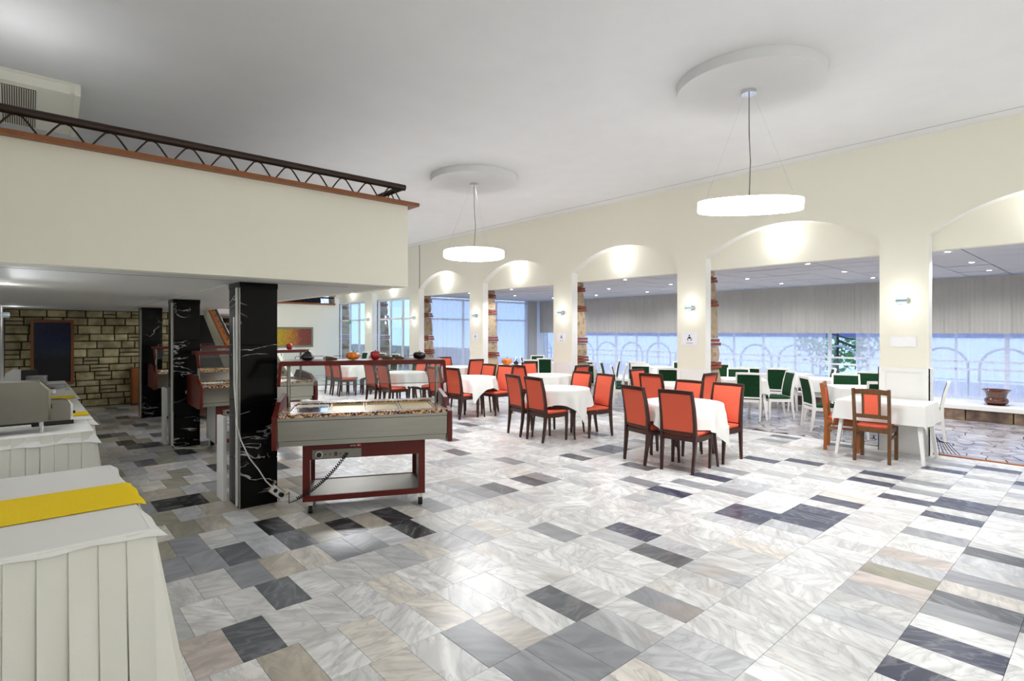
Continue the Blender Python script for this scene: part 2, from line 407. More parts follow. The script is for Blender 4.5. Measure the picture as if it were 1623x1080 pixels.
# ------------------------------------------------------------------ floor: marble strips
fb = B(); bx(fb, XL, 8.72, YB, YF + 2.2, -.12, -.004)
floor = tag(obj('floor', fb, 'grout'), 'polished marble strip floor of the dining hall in white, grey and black', 'floor', kind='structure')
TW, TL = .402, .2027
TONES = {'W': (.84, .84, .82), 'w': (.74, .74, .72), 'L': (.58, .59, .60), 'G': (.34, .35, .37), 'D': (.13, .14, .155), 'N': (.055, .065, .11),
         'K': (.016, .017, .020), 'O': (.37, .35, .27), 'C': (.74, .70, .63), 'B': (.54, .49, .40), 'P': (.70, .62, .57)}
MARKS = """1210,731,N 1277,734,N 1171,749,D 1395,754,N 1378,765,N 1330,792,N 1416,788,N 1197,812,N 1180,818,N 1288,812,N 1271,825,N 1300,820,N 1255,818,N
1225,754,L 1191,770,L 1345,706,D 1240,699,G 1338,740,L 1382,728,G 1575,743,N 1506,748,N 1455,768,G 1615,769,N 1514,795,N 1517,803,N 1506,819,N 1480,812,N 1601,810,D 1562,919,G
1580,925,G 1428,905,O 1398,891,L 1517,974,G 1517,1021,D 1540,1035,N 1456,1060,N 1387,1002,G 1565,947,C 961,711,D 985,715,D 922,726,D 924,742,L 952,688,D 1057,782,N 1135,754,N
1163,747,G 1091,771,G 1004,843,N 1072,745,G 727,720,D 729,768,L 849,758,G 814,733,G 803,779,D 684,797,G 736,675,D 918,762,L 703,738,L 882,966,D 743,1024,G 1027,883,D 1049,949,G
910,1044,G 938,1024,G 854,1066,G 668,841,K 554,830,K 624,813,K 643,838,K 421,836,K 474,847,D 313,788,K 271,797,K 290,793,K 338,880,G 388,874,D 393,910,G 282,899,G 452,935,D 393,1002,D
566,863,G 521,858,G 293,836,O 340,827,B 221,734,D 347,737,K 204,700,K 248,703,D 174,689,K 199,687,D 238,689,D 215,673,D 167,678,B 291,716,K 337,700,D 281,724,G 199,648,D 180,646,D 152,644,K
192,661,D 310,960,W 360,965,W 520,930,W 560,990,C 300,1030,P 430,1050,B 640,970,W 800,900,W 1100,1000,W 1150,980,W 1300,950,L 1330,960,L 1255,935,W 1480,890,C 1500,905,P 1450,945,P 1240,880,C
1130,830,W 1220,860,W 940,960,W 980,985,P 1010,990,L 780,960,W 1100,880,L 1085,872,L 1150,905,L 1170,1020,L 1060,1050,G 1110,1060,L 1230,1060,W 1180,1010,W"""
marks = []
for t in MARKS.split():
    a, b, c = t.split(','); x, y = at_z(float(a), float(b), 0); marks.append((x, y, c))
rt_ = random.Random(11)
PHASE = {1: .094, 7: .175, 8: .054, 9: .186}
tiles = []
k0 = int((YB + .03) / TW) - 1
for k in range(k0, int((YF + 2) / TW) + 1):
    y0 = -.03 + TW * k; y1 = y0 + TW
    if y0 < YB or y1 > YF + 2.2: continue
    ph = PHASE.get(k, (.05 if k % 2 == 0 else .18) + rt_.uniform(-.03, .03))
    i0 = int((XL - ph) / TL)
    for i in range(i0, int((8.72 - ph) / TL) + 1):
        x0 = ph + TL * i; x1 = x0 + TL
        if x0 < XL + .002: x0 = XL + .002
        if x1 > 8.715: x1 = 8.715
        if x1 - x0 < .03: continue
        full = abs(x1 - x0 - TL) < 1e-6
        xc, yc = (x0+x1)/2, (y0+y1)/2
        tone = None
        for mx_, my_, c in marks:
            if x0 <= mx_ < x1 and y0 <= my_ < y1: tone = c
        if tone is None:
            q = rt_.random()
            if xc < 2.6 and yc > 3.2:        # more grey and olive tones here paint in the dimmer light along the buffet
                tone = 'O' if q < .14 else 'B' if q < .30 else 'G' if q < .37 else 'D' if q < .43 else 'L' if q < .66 else 'C' if q < .74 else 'w'
            elif xc < 2.4:
                tone = 'C' if q < .18 else 'B' if q < .24 else 'L' if q < .36 else 'w' if q < .7 else 'W'
            else:
                tone = 'W' if q < .54 else 'w' if q < .82 else 'L' if q < .94 else 'C' if q < .965 else 'G' if q < .985 else 'D'
        base = TONES[tone]; j = rt_.uniform(.9, 1.1)
        col = (*[min(1, v * j) for v in base], rt_.random())
        d = depth(xc, yc)
        hid = (xc < .5 and yc > 2.7) or (XL < xc < .55 and yc > 2.65)
        area = (1 / d ** 3) if (in_view(xc, yc) and not hid) else 0
        tiles.append((area, xc, yc, x1 - x0, full, col))
tiles.sort(key=lambda t: -t[0])
G2 = .0024
tb = B(); bx(tb, -TL/2 + G2/2, TL/2 - G2/2, -TW/2 + G2/2, TW/2 - G2/2, -.02, 0)
tile_me = bpy.data.meshes.new('marble_tile'); tb.to_mesh(tile_me); tb.free(); tile_me.materials.append(MATS['marble_tile'])
one = [t for t in tiles if t[4] and t[0] > 0][:298]; ids = {id(t) for t in one}
for t in one:
    o = inst('marble_tile', tile_me, floor, (t[1], t[2], rt_.uniform(-.0006, .0006))); o.color = t[5]
vs, fs, cols = [], [], []
for t in tiles:
    if id(t) in ids: continue
    hx, hy = t[3]/2 - G2/2, TW/2 - G2/2; n = len(vs); z = rt_.uniform(-.0006, .0006)
    for zz in (-.02, z):
        vs += [(t[1]-hx, t[2]-hy, zz), (t[1]+hx, t[2]-hy, zz), (t[1]+hx, t[2]+hy, zz), (t[1]-hx, t[2]+hy, zz)]
    fs += [(n+4, n+5, n+6, n+7), (n, n+1, n+5, n+4), (n+1, n+2, n+6, n+5), (n+2, n+3, n+7, n+6), (n+3, n, n+4, n+7)]
    cols += [t[5]] * 8
me = bpy.data.meshes.new('marble_tiles_far'); me.from_pydata(vs, [], fs)
at = me.attributes.new('tone', 'FLOAT_COLOR', 'POINT')
at.data.foreach_set('color', [c for q in cols for c in q])
me.materials.append(MATS['marble_rest'])
inst('marble_tiles_far', me, floor)['kind'] = 'stuff'

# ------------------------------------------------------------------ floor of the veranda: crazy paving
vb = B(); bx(vb, 8.72, 12.42, YB, VEND, -.12, -.006)
vfl = tag(obj('floor_veranda', vb, 'joint_dark'), 'crazy-paved floor of grey flagstones with dark joints behind the arches', 'floor', kind='structure')
rv = random.Random(5); CS = .215
gx0, gy0 = 8.72, YB
NX, NY = int(3.7 / CS) + 1, int((VEND - YB) / CS) + 1
seeds = {(i, j): (gx0 + (i + .5 + rv.uniform(-.46, .46)) * CS, gy0 + (j + .5 + rv.uniform(-.46, .46)) * CS) for i in range(-2, NX + 2) for j in range(-2, NY + 2)}
def clip(poly, nx, ny, c):
    out = []
    for i in range(len(poly)):
        p, q = poly[i], poly[(i+1) % len(poly)]
        dp, dq = p[0]*nx + p[1]*ny - c, q[0]*nx + q[1]*ny - c
        if dp <= 0: out.append(p)
        if dp * dq < 0:
            t = dp / (dp - dq); out.append((p[0] + t*(q[0]-p[0]), p[1] + t*(q[1]-p[1])))
    return out
flags = []
for i in range(NX):
    for j in range(NY):
        sx, sy = seeds[i, j]
        poly = [(max(8.722, sx-.6), max(YB, sy-.6)), (min(12.41, sx+.6), max(YB, sy-.6)), (min(12.41, sx+.6), min(VEND-.01, sy+.6)), (max(8.722, sx-.6), min(VEND-.01, sy+.6))]
        gap = rv.uniform(.003, .010)
        for a in range(-2, 3):
            for b in range(-2, 3):
                if (a or b) and poly:
                    ox, oy = seeds[i+a, j+b]; nx, ny = ox - sx, oy - sy; L_ = math.hypot(nx, ny); nx /= L_; ny /= L_
                    poly = clip(poly, nx, ny, nx*(sx+ox)/2 + ny*(sy+oy)/2 - gap)
        if len(poly) >= 3:
            d = depth(sx, sy); flags.append(((1/d**3) if in_view(sx, sy) else 0, sx, sy, poly))
flags.sort(key=lambda t: -t[0])
rest = B()
for n, (ar, sx, sy, poly) in enumerate(flags):
    bm = B() if n < 298 else rest
    z = rv.uniform(-.002, .001); ox, oy = (sx, sy) if n < 298 else (0, 0)
    v1 = [bm.verts.new((p[0]-ox, p[1]-oy, z)) for p in poly]; v0 = [bm.verts.new((p[0]-ox, p[1]-oy, -.02)) for p in poly]
    bm.faces.new(v1)
    for q in range(len(poly)): bm.faces.new((v0[q], v0[(q+1) % len(poly)], v1[(q+1) % len(poly)], v1[q]))
    if n < 298: obj('flagstone', bm, 'flagstone', vfl, loc=(sx, sy, 0))
obj('flagstones_far', rest, 'flagstone', vfl)['kind'] = 'stuff'

# ------------------------------------------------------------------ hall shell
b = B(); bx(b, XL - .2, 8.27, YB, YF + 2.2, ZC, ZC + .15)
ceil_ = tag(obj('ceiling', b, 'ceiling_paint'), 'high plain off-white plaster ceiling over the dining hall', 'ceiling', kind='structure')
part('ceiling_border', 'ceiling_paint', ceil_, lambda m: bx(m, 8.288, 8.75, YB, YF + 2.2, ZC, ZC + .15))
part('shadow_gap', 'dark_gap', ceil_, lambda m: bx(m, 8.2705, 8.2875, YB, YF + 2.2, ZC + .003, ZC + .14))

b = B()
for i in range(len(PILLARS) - 1):
    ya, yb = PILLARS[i] + PH, PILLARS[i+1] - PH
    n = 24; c = (ya+yb)/2; h = (yb-ya)/2; rise = APEX - SPRING; rad = (h*h + rise*rise) / (2*rise); zc = APEX - rad
    prev = None
    pts = [(ya + (yb-ya)*k/n, zc + math.sqrt(max(0, rad*rad - (ya + (yb-ya)*k/n - c)**2))) for k in range(n+1)]
    poly = [(ya, ZC + .05)] + pts + [(yb, ZC + .05)]
    for k in range(n):
        prism(b, [(pts[k][0], pts[k][1]), (pts[k+1][0], pts[k+1][1]), (pts[k+1][0], ZC + .05), (pts[k][0], ZC + .05)], 'x', XW, XW + .17)
for p in PILLARS:
    bx(b, XW, XW + .17, p - PH, p + PH, -.01, ZC + .05)
bmesh.ops.remove_doubles(b, verts=b.verts, dist=1e-5)
inner = [f for f in b.faces if abs(f.normal.y) > .99 and any(abs(f.calc_center_median().y - (PILLARS[i] + PH + (PILLARS[i+1]-PILLARS[i]-2*PH)*k/24)) < 1e-4 for i in range(len(PILLARS)-1) for k in range(1, 24))]
bmesh.ops.delete(b, geom=inner, context='FACES')
arc = tag(obj('wall_arcade', b, 'plaster'), 'cream wall of segmental arches between the hall and the veranda', 'wall', kind='structure')
arc.data.materials.append(MATS['plaster_white'])
for f in arc.data.polygons:
    if abs(f.normal.x) < .5: f.material_index = 1
for i, p in enumerate(PILLARS):
    tall = (i == 2); zt = 1.10 if tall else .93; f = .022 if tall else .012
    def wains(m):
        x1 = XW + .001; x0 = XW - f
        bx(m, x0, x1, p - PH - (.012 if tall else 0), p - PH + .075, 0, zt); bx(m, x0, x1, p + PH - .075, p + PH + (.012 if tall else 0), 0, zt)
        bx(m, x0, x1, p - PH + .075, p + PH - .075, zt - .055, zt); bx(m, x0, x1, p - PH + .075, p + PH - .075, 0, .16)
        bx(m, XW - f * .35, x1, p - PH + .075, p + PH - .075, .16, zt - .055)
        if tall: bx(m, XW - f, XW + .19, p - PH - .012, p - PH - .001, 0, zt); bx(m, XW - f, XW + .19, p + PH + .001, p + PH + .012, 0, zt)
    part('pillar_wainscot', 'trim_white', arc, wains)
part('expansion_joint', 'dark_gap', arc, lambda m: bx(m, XW - .006, XW + .002, 13.575, 13.592, 2.81, ZC))
b = B(); bx(b, XW + .17, XW + .30, YB, YF + .1, VZ - .005, ZC)
tag(obj('wall_arch_backing', b, 'plaster'), 'cream lunettes closing the arch heads above the veranda ceiling', 'wall', kind='structure')

b = B(); bx(b, XL - .2, XL, YB, YF + 2.2, 0, ZC)
tag(obj('wall_left', b, 'plaster_white'), 'white side wall behind the buffet tables', 'wall', kind='structure')
b = B(); bx(b, XL, 14.0, YB - .2, YB, 0, ZC)
tag(obj('wall_back', b, 'plaster'), 'cream wall behind the viewer closing the hall', 'wall', kind='structure')
b = B(); bx(b, 4.45, XW + .17, YF, YF + .15, 0, 2.54)
wf = tag(obj('wall_far', b, 'plaster'), 'white end wall of the hall under the far gallery', 'wall', kind='structure')
part('gallery_cap', 'wood_cap', wf, lambda m: bx(m, 4.4, XW, YF - .06, YF + .2, 2.54, 2.60))
def far_rail(m):
    sweep(m, [(4.5, YF + .05, 2.80), (XW - .02, YF + .05, 2.80)], .03)
    x = 4.6
    while x < XW - .1:
        sweep(m, [(x, YF + .05, 2.60), (x + .1, YF + .05, 2.78), (x + .2, YF + .05, 2.60)], .008, seg=5); x += .244
part('gallery_railing', 'rail_metal', wf, far_rail)
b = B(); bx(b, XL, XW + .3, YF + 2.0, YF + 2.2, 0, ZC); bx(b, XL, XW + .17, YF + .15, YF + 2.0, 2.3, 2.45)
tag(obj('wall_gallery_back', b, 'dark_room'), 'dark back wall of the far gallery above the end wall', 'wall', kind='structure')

# mezzanine
b = B(); bx(b, XL, MX, MY, YS + .2, MZ, MZ + .12); bx(b, XL, 4.5, YS + .2, YS + 2.2, MZ, MZ + .12)
mz = tag(obj('ceiling_mezzanine', b, 'soffit_paint'), 'low pale grey soffit of the mezzanine over the buffet', 'ceiling', kind='structure')
b = B(); bx(b, XL, MX, MY - .004, MY + .12, MZ - .001, MT)
bx(b, MX - .12, MX + .004, MY + .12, YS, MZ - .001, MT)
fa = tag(obj('wall_mezzanine', b, 'plaster'), 'cream parapet wall of the mezzanine above the buffet', 'wall', kind='structure')
def cap(m):
    bx(m, XL, MX + .09, MY - .075, MY + .15, MT, MT + .032); bx(m, MX - .15, MX + .09, MY + .15, YS, MT, MT + .032)
part('parapet_cap', 'wood_cap', fa, cap)
part('soffit_seam', 'dark_gap', mz, lambda m: bx(m, XL, 2.4, MY + .42, MY + .424, MZ - .0015, MZ + .001))
part('soffit_cable', 'white_plastic', mz, lambda m: sweep(m, [(1.42, 5.6, MZ - .004), (1.45, 8.4, MZ - .004), (1.5, 11.8, MZ - .004)], .004, seg=5))
rail = thing('balustrade', 'dark steel tube railing with zigzag rods along the mezzanine parapet', 'railing', (0, 0, MT + .032))
ZR = .15
part('handrail', 'rail_metal', rail, lambda m: sweep(m, [(XL + .01, MY + .02, ZR), (MX - .02, MY + .02, ZR)], .030, seg=12), True)
part('handrail', 'rail_metal', rail, lambda m: sweep(m, [(MX - .05, MY + .02, ZR - .005), (MX - .05, YS, ZR - .005)], .027, seg=12), True)
def vrod(m, along):
    pts = []
    for q in [(-.115, 0), (-.055, .085), (-.028, .118), (0, .126), (.028, .118), (.055, .085), (.115, 0)]: pts.append((q[0], 0, q[1]) if along == 'x' else (0, q[0], q[1]))
    sweep(m, pts, .0065, seg=6)
bm = B(); vrod(bm, 'x'); v0 = obj('zigzag_rod', bm, 'rail_metal', rail, True); v0.location = (-.03, MY + .02, 0)
for i in range(1, 12): inst('zigzag_rod', v0.data, rail, (-.03 + .2435 * i, MY + .02, 0))
for i in range(20): inst('zigzag_rod', v0.data, rail, (MX - .05, MY + .25 + .2435 * i, 0), PI/2)

# stone wall of ashlar blocks
b = B(); bx(b, XL, 2.95, YS + .02, YS + .2, 0, MZ)
sw = tag(obj('wall_stone', b, 'wall_joint'), 'rough yellowish ashlar stone wall at the end of the buffet aisle', 'wall', kind='structure')
rs = random.Random(3)
def block(m, x0, x1, z0, z1):
    g = .007; x0 += g; x1 -= g; z0 += g; z1 -= g; d = rs.uniform(.018, .034); e = min(.02, (z1-z0)*.25)
    o = [m.verts.new(p) for p in ((x0, YS + .022, z0), (x1, YS + .022, z0), (x1, YS + .022, z1), (x0, YS + .022, z1))]
    f = [m.verts.new((x, YS + .02 - d + rs.uniform(-.004, .004), z)) for x, z in ((x0+e*rs.uniform(.2, 1), z0+e*rs.uniform(.2, 1)), (x1-e*rs.uniform(.2, 1), z0+e*rs.uniform(.2, 1)), (x1-e*rs.uniform(.2, 1), z1-e*rs.uniform(.2, 1)), (x0+e*rs.uniform(.2, 1), z1-e*rs.uniform(.2, 1)))]
    c = m.verts.new(((x0+x1)/2 + rs.uniform(-.03, .03), YS + .02 - d - rs.uniform(.004, .012), (z0+z1)/2))
    for i in range(4):
        m.faces.new((o[i], o[(i+1) % 4], f[(i+1) % 4], f[i])); m.faces.new((f[i], f[(i+1) % 4], c))
    bmesh.ops.recalc_face_normals(m, faces=m.faces)
z = 0.0
while z < MZ - .03:
    h = rs.choice([.12, .15, .16, .18]);
    if MZ - z - h < .09: h = MZ - z
    x = XL + rs.uniform(-.25, 0)
    while x < 2.95:
        w = rs.uniform(.22, .46); xa, xb = max(XL, x), min(2.95, x + w)
        if xb - xa > .06:
            if h > .14 and rs.random() < .18:
                for q in (0, 1):
                    m = B(); block(m, xa, xb, z + q*h/2, z + (q+1)*h/2); obj('stone_block', m, 'ashlar', sw)
            else:
                m = B(); block(m, xa, xb, z, z + h); obj('stone_block', m, 'ashlar', sw)
        x += w
    z += h
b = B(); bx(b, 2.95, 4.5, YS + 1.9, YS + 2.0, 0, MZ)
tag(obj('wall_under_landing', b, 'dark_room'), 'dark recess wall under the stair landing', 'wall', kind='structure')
b = B(); bx(b, 4.42, 4.52, YS + 2.0, YF + .1, 0, 2.54)
tag(obj('wall_landing_side', b, 'plaster'), 'cream side wall between the stair landing and the end wall', 'wall', kind='structure')

# veranda ceiling of panels
b = B(); bx(b, XW + .3, 14.0, YB, VEND + .1, VZ + .03, VZ + .15)
vc_ = tag(obj('ceiling_veranda', b, 'dark_gap'), 'grey suspended panel ceiling of the veranda', 'ceiling', kind='structure')
mat('ceiling_panel', '#c8c8ce', .8, noise=.03, nscale=3)
bm = B(); bx(bm, -.292, .292, -.292, .292, 0, .02); pm = bpy.data.meshes.new('ceiling_panel'); bm.to_mesh(pm); bm.free(); pm.materials.append(MATS['ceiling_panel'])
rc = random.Random(8)
for i in range(8):
    for j in range(31):
        x = XW + .6 + .6*i; y = YB + .3 + .6*j
        if y > VEND: continue
        if x + .3 > 13.96: continue
        o = inst('ceiling_panel', pm, vc_, (x, y, VZ + .002 + rc.uniform(-.003, .003))); o.rotation_euler = (rc.uniform(-.008, .008), rc.uniform(-.008, .008), 0)
dl0 = None
for jx, x in enumerate((9.0, 10.65, 12.25)):
    for jy in range(-1, 7):
        y = 1.55 + 1.71 * jy
        if dl0 is None:
            dl0 = thing('downlight', 'small round recessed downlight in the veranda ceiling', 'ceiling light', (x, y, VZ), group='downlights in the veranda ceiling')
            part('trim_ring', 'trim_white', dl0, lambda m: cyl(m, (0, 0, -.004), .042, .008, 20)); part('lens', 'downlight_glow', dl0, lambda m: cyl(m, (0, 0, -.0095), .03, .004, 20)); light('downlight_beam', 'SPOT', (0, 0, -.03), 33, dl0, .04, spot=R(150))
        else: dup(dl0, (x, y, VZ), 0)

# end wall and window wall of the veranda
def frame_window(name, label, axis, fixed, a0, a1, z0, z1, vs, hs, m='trim_white', w=.05, t=.06, pane=True):
    """axis 'y': runs along Y at X=fixed; 'x': runs along X at Y=fixed"""
    o = thing(name, label, 'window', kind='structure')
    def bar(mm, p0, p1, q0, q1):
        if axis == 'y': bx(mm, fixed - t/2, fixed + t/2, p0, p1, q0, q1)
        else: bx(mm, p0, p1, fixed - t/2, fixed + t/2, q0, q1)
    def outer(mm):
        bar(mm, a0, a0 + w, z0, z1); bar(mm, a1 - w, a1, z0, z1); bar(mm, a0 + w, a1 - w, z1 - w, z1); bar(mm, a0 + w, a1 - w, z0, z0 + w)
    part('window_frame', m, o, outer)
    for v in vs: part('mullion', m, o, lambda mm: bar(mm, v - w/2, v + w/2, z0 + w, z1 - w))
    for h in hs: part('transom', m, o, lambda mm: bar(mm, a0 + w, a1 - w, h - w/2 - .001, h + w/2 + .001))
    if pane:
        es = [a0 + w/2] + list(vs) + [a1 - w/2]; zs = [z0 + w/2] + sorted(hs) + [z1 - w/2]
        for i in range(len(es) - 1):
            for j in range(len(zs) - 1):
                def pn(mm):
                    p0, p1, q0, q1 = es[i] + .01, es[i+1] - .01, zs[j] + .01, zs[j+1] - .01
                    if axis == 'y': bx(mm, fixed - .004, fixed + .004, p0, p1, q0, q1)
                    else: bx(mm, p0, p1, fixed - .004, fixed + .004, q0, q1)
                part('pane', 'pane_glass', o, pn)
    return o
frame_window('window_1', 'white framed glass entrance doors beside the end wall', 'y', XW + .23, PILLARS[7] + PH, PILLARS[8] - PH, 0, 2.6, [18.55, 17.85], [1.97])
frame_window('window_2', 'white framed glazed doors between cream pillars with stone parapet outside', 'y', XW + .23, PILLARS[6] + PH, PILLARS[7] - PH, 0, 2.6, [15.65, 14.9], [1.97])
frame_window('window_3', 'tall white framed end window of the veranda behind sheer curtain', 'x', VEND + .06, 8.95, 13.0, .05, 2.58, [10.3, 11.65], [1.95])
b = B(); bx(b, 13.0, 14.0, VEND + .02, VEND + .12, 0, VZ + .1); bx(b, XW + .17, 8.95, VEND + .02, VEND + .12, 0, VZ + .1)
tag(obj('wall_veranda_end', b, 'plaster_white'), 'white end wall of the veranda beside its curtained window', 'wall', kind='structure')
n = 4
for y0 in (-4.6, -1.55, 1.5, 4.55, 7.6, 10.65):
    y1 = min(y0 + 3.05, VEND)
    frame_window('window_%d' % n, 'veranda window with thin glazing bars behind the sheer curtains', 'y', 13.88, y0, y1, .27, 2.6, [y0 + .76, y0 + 1.52, y0 + 2.28], [.83, .98], w=.035)['group'] = 'veranda windows'
    n += 1
# plinth ledge under the curtains
b = B(); bx(b, 12.47, 14.05, YB, VEND + .1, 0, .2)
pl = tag(obj('wall_plinth', b, 'joint_dark'), 'low stone plinth with white ledge under the veranda curtains', 'ledge', kind='structure')
part('ledge_top', 'trim_white', pl, lambda m: bx(m, 12.38, 14.05, YB, VEND + .1, .2, .272, bevel=.004))
y = YB
while y < VEND:
    w = rs.uniform(.55, .95); y1 = min(y + w, VEND)
    part('plinth_block', 'plinth_stone', pl, lambda m: bx(m, 12.415 + rs.uniform(-.008, .008), 12.5, y + .008, y1 - .008, .0, .195, bevel=.006)); y = y1

# ------------------------------------------------------------------ curtains
def curtain(name, m, axis, fixed, a0, a1, z0, z1, per, amp, label, cat, group, seed=0, thick=0, flare=0):
    rr = random.Random(seed); bm = B(); n = int((a1 - a0) / per * 8); rows = 7
    ph = rr.uniform(0, 6); f2 = rr.uniform(.3, .5)
    ph2 = rr.uniform(0, 6)
    grid = []
    for j in range(rows + 1):
        t = j / rows; row = []
        for i in range(n + 1):
            s = a0 + (a1 - a0) * i / n
            w = 2*PI*(s - a0)/per
            dd = amp * (.55*math.sin(w + ph) + .45*math.sin(w*f2 + ph2 + .6*t)) * (.6 + .7*t)
            s2 = s + .25*amp*math.sin(w*.37 + 2*t) * t + flare * t * (s - a0) / (a1 - a0)
            zz = z1 + (z0 - z1)*t
            row.append(bm.verts.new((fixed + dd, s2, zz) if axis == 'y' else (s2, fixed + dd, zz)))
        grid.append(row)
    for j in range(rows):
        for i in range(n): bm.faces.new((grid[j][i], grid[j][i+1], grid[j+1][i+1], grid[j+1][i]))
    return tag(obj(name, bm, m, smooth=80), label, cat, group)
panels = [(-2.2, -.05), (-.05, 2.02), (2.02, 3.92), (4.52, 6.55), (6.55, 8.85), (8.85, 11.2), (11.2, 13.55)]
texts = ['white sheer curtain panel hanging on the veranda windows over the ledge'] * 7
for i, (a, c) in enumerate(panels):
    lab = texts[i]
    if i == 1: lab = 'white sheer curtain panel behind the lone brown bowl planter'
    if i == 6: lab = 'white sheer curtain panel ending in the corner by the end window'
    if i == 2: lab = 'white sheer curtain panel ending at the open gap in the veranda curtains'
    if i == 3: lab = 'white sheer curtain drawn aside at the open gap with flared hem'
    curtain('sheer_curtain', 'sheer', 'y', VX, a, c, .285, 1.62, .16, .035, lab, 'curtain', 'sheer curtains on the veranda' if i not in (1, 2, 3, 6) else None, 20 + i, flare=.0)
for i, (a, c) in enumerate([(-2.2, .2), (.2, 2.7), (2.7, 5.2), (5.2, 7.9), (7.9, 10.6), (10.6, 13.6)]):
    curtain('pelmet_curtain', 'pelmet_cloth', 'y', VX - .13, a, c, 1.535, VZ - .01, .13, .022, 'long grey pleated pelmet above the sheer veranda curtains', 'curtain', 'grey pelmets on the veranda', 40 + i)
curtain('sheer_curtain', 'sheer', 'x', VEND - .10, 8.98, 12.95, .03, VZ - .03, .17, .04, 'full height sheer curtain over the tall end window of the veranda', 'curtain', None, 61)
curtain('pelmet_curtain', 'pelmet_cloth', 'x', VEND - .10, 12.96, 13.38, .03, VZ - .01, .13, .02, 'narrow full height grey curtain in the corner beside the end window', 'curtain', None, 62)

# ------------------------------------------------------------------ stone columns with brick bands behind the arcade
def stone_column(i, outside=False):
    y = PILLARS[i]; o = thing('stone_column', ['', '', '', 'tapered stone column with brick bands behind the pillar showing the paper sign with larger figure', 'tapered stone column with brick bands behind the second signed pillar', 'tapered stone column with brick bands behind the third signed pillar',
              'tapered stone column with brick bands where the veranda meets the glazed doors', 'weathered stone column outside the glazed doors seen through glass', 'weathered stone column outside the entrance doors by the end wall'][i], 'column', (XW + .31 if outside else XW + .17, y, 0))
    rr = random.Random(i)
    lev = [(0, .52), (.52, .93), (1.05, 1.32), (1.45, 2.0), (2.12, 2.42), (2.52, VZ)]
    def half(z): return .275 - .075 * z / 2.6
    def dep(z): return .38 - .13 * z / 2.6
    for a, c in lev:
        def st(m):
            for (z0, z1) in ((a, c),):
                vv = []
                for zz, sh in ((z0 + .006, 0), (z0 + (z1-z0)*.5, .012), (z1 - .006, 0)):
                    h, d = half(zz) + sh, dep(zz) + sh
                    vv.append([m.verts.new(p) for p in ((.004, -h + rr.uniform(-.006, .006), zz), (d + rr.uniform(-.008, .008), -h + rr.uniform(-.008, .008), zz), (d + rr.uniform(-.008, .008), h, zz), (.004, h, zz))])
                for q in range(2):
                    for k in range(4): m.faces.new((vv[q][k], vv[q][(k+1) % 4], vv[q+1][(k+1) % 4], vv[q+1][k]))
                m.faces.new(vv[0][::-1]); m.faces.new(vv[2])
        part('stone', 'rubble', o, st)
    for z0, z1 in ((.93, 1.05), (1.32, 1.45), (2.0, 2.12), (2.42, 2.52)):
        for q in range(2):
            za = z0 + (z1-z0)*q/2 + .006; zb = z0 + (z1-z0)*(q+1)/2 - .006
            def br(m):
                h, d = half(za) + .03 - .012*q, dep(za) + .035 + rr.uniform(-.012, .012)
                bx(m, .004, d, -h, h, za, zb, bevel=.004)
            part('brick_course', 'brick', o, br)
for i in (3, 4, 5, 6): stone_column(i)
for i in (7, 8): stone_column(i, True)

# outside: terrace, parapet, lattice arches, awning, trees
b = B(); bx(b, 14.05, 24, YB - 4, 30, -.25, -.15); bx(b, XW + .3, 14.05, VEND + .12, 30, -.25, -.02)
tag(obj('floor_terrace', b, 'terrace_floor'), 'pale paved terrace outside the windows', 'floor', kind='structure')
b = B(); bx(b, 16.4, 16.6, YB - 2, 14.5, 1.42, 2.9); 
tag(obj('awning', b, 'awning'), 'awning fascia with its shade painted in lilac over the terrace outside the veranda windows', 'awning')
lat = thing('arched_trellis', 'row of white arched trellis frames on the terrace seen through the curtains', 'trellis', (14.9, 0, -.15))
def arch_bars(m):
    sweep(m, [(0, -.42, 0), (0, -.42, .95)] + [(0, -.42*math.cos(PI*k/12), .95 + .42*math.sin(PI*k/12)) for k in range(1, 12)] + [(0, .42, .95), (0, .42, 0)], .028, seg=6)
    for z in (.35, .70): sweep(m, [(0, -.42, z), (0, .42, z)], .012, seg=5)
bm = B(); arch_bars(bm); a0 = obj('trellis_arch', bm, 'trim_white', lat, True); a0.location = (0, .6, 0)
for k in range(1, 15): inst('trellis_arch', a0.data, lat, (0, .6 + 1.02*k, 0))
def parapet(m_): bx(m_, 12.35, 12.6, VEND + 2.0, 26, -.15, .95)
b = B(); parapet(b)
pp = tag(obj('wall_terrace', b, 'outdoor_stone'), 'stone slab parapet of the terrace outside the glazed doors', 'wall', kind='structure')
y = VEND + 2.0; rr = random.Random(9)
while y < 25.5:
    w = rr.uniform(.5, 1.0)
    part('parapet_slab', 'parapet_stone', pp, lambda m: bx(m, 12.31, 12.36, y + .01, y + w - .01, .42, .93, bevel=.006))
    part('parapet_slab', 'parapet_stone', pp, lambda m: bx(m, 12.31, 12.36, y + .01 + w*.2, y + w - .01 + w*.2, -.1, .40, bevel=.006)); y += w
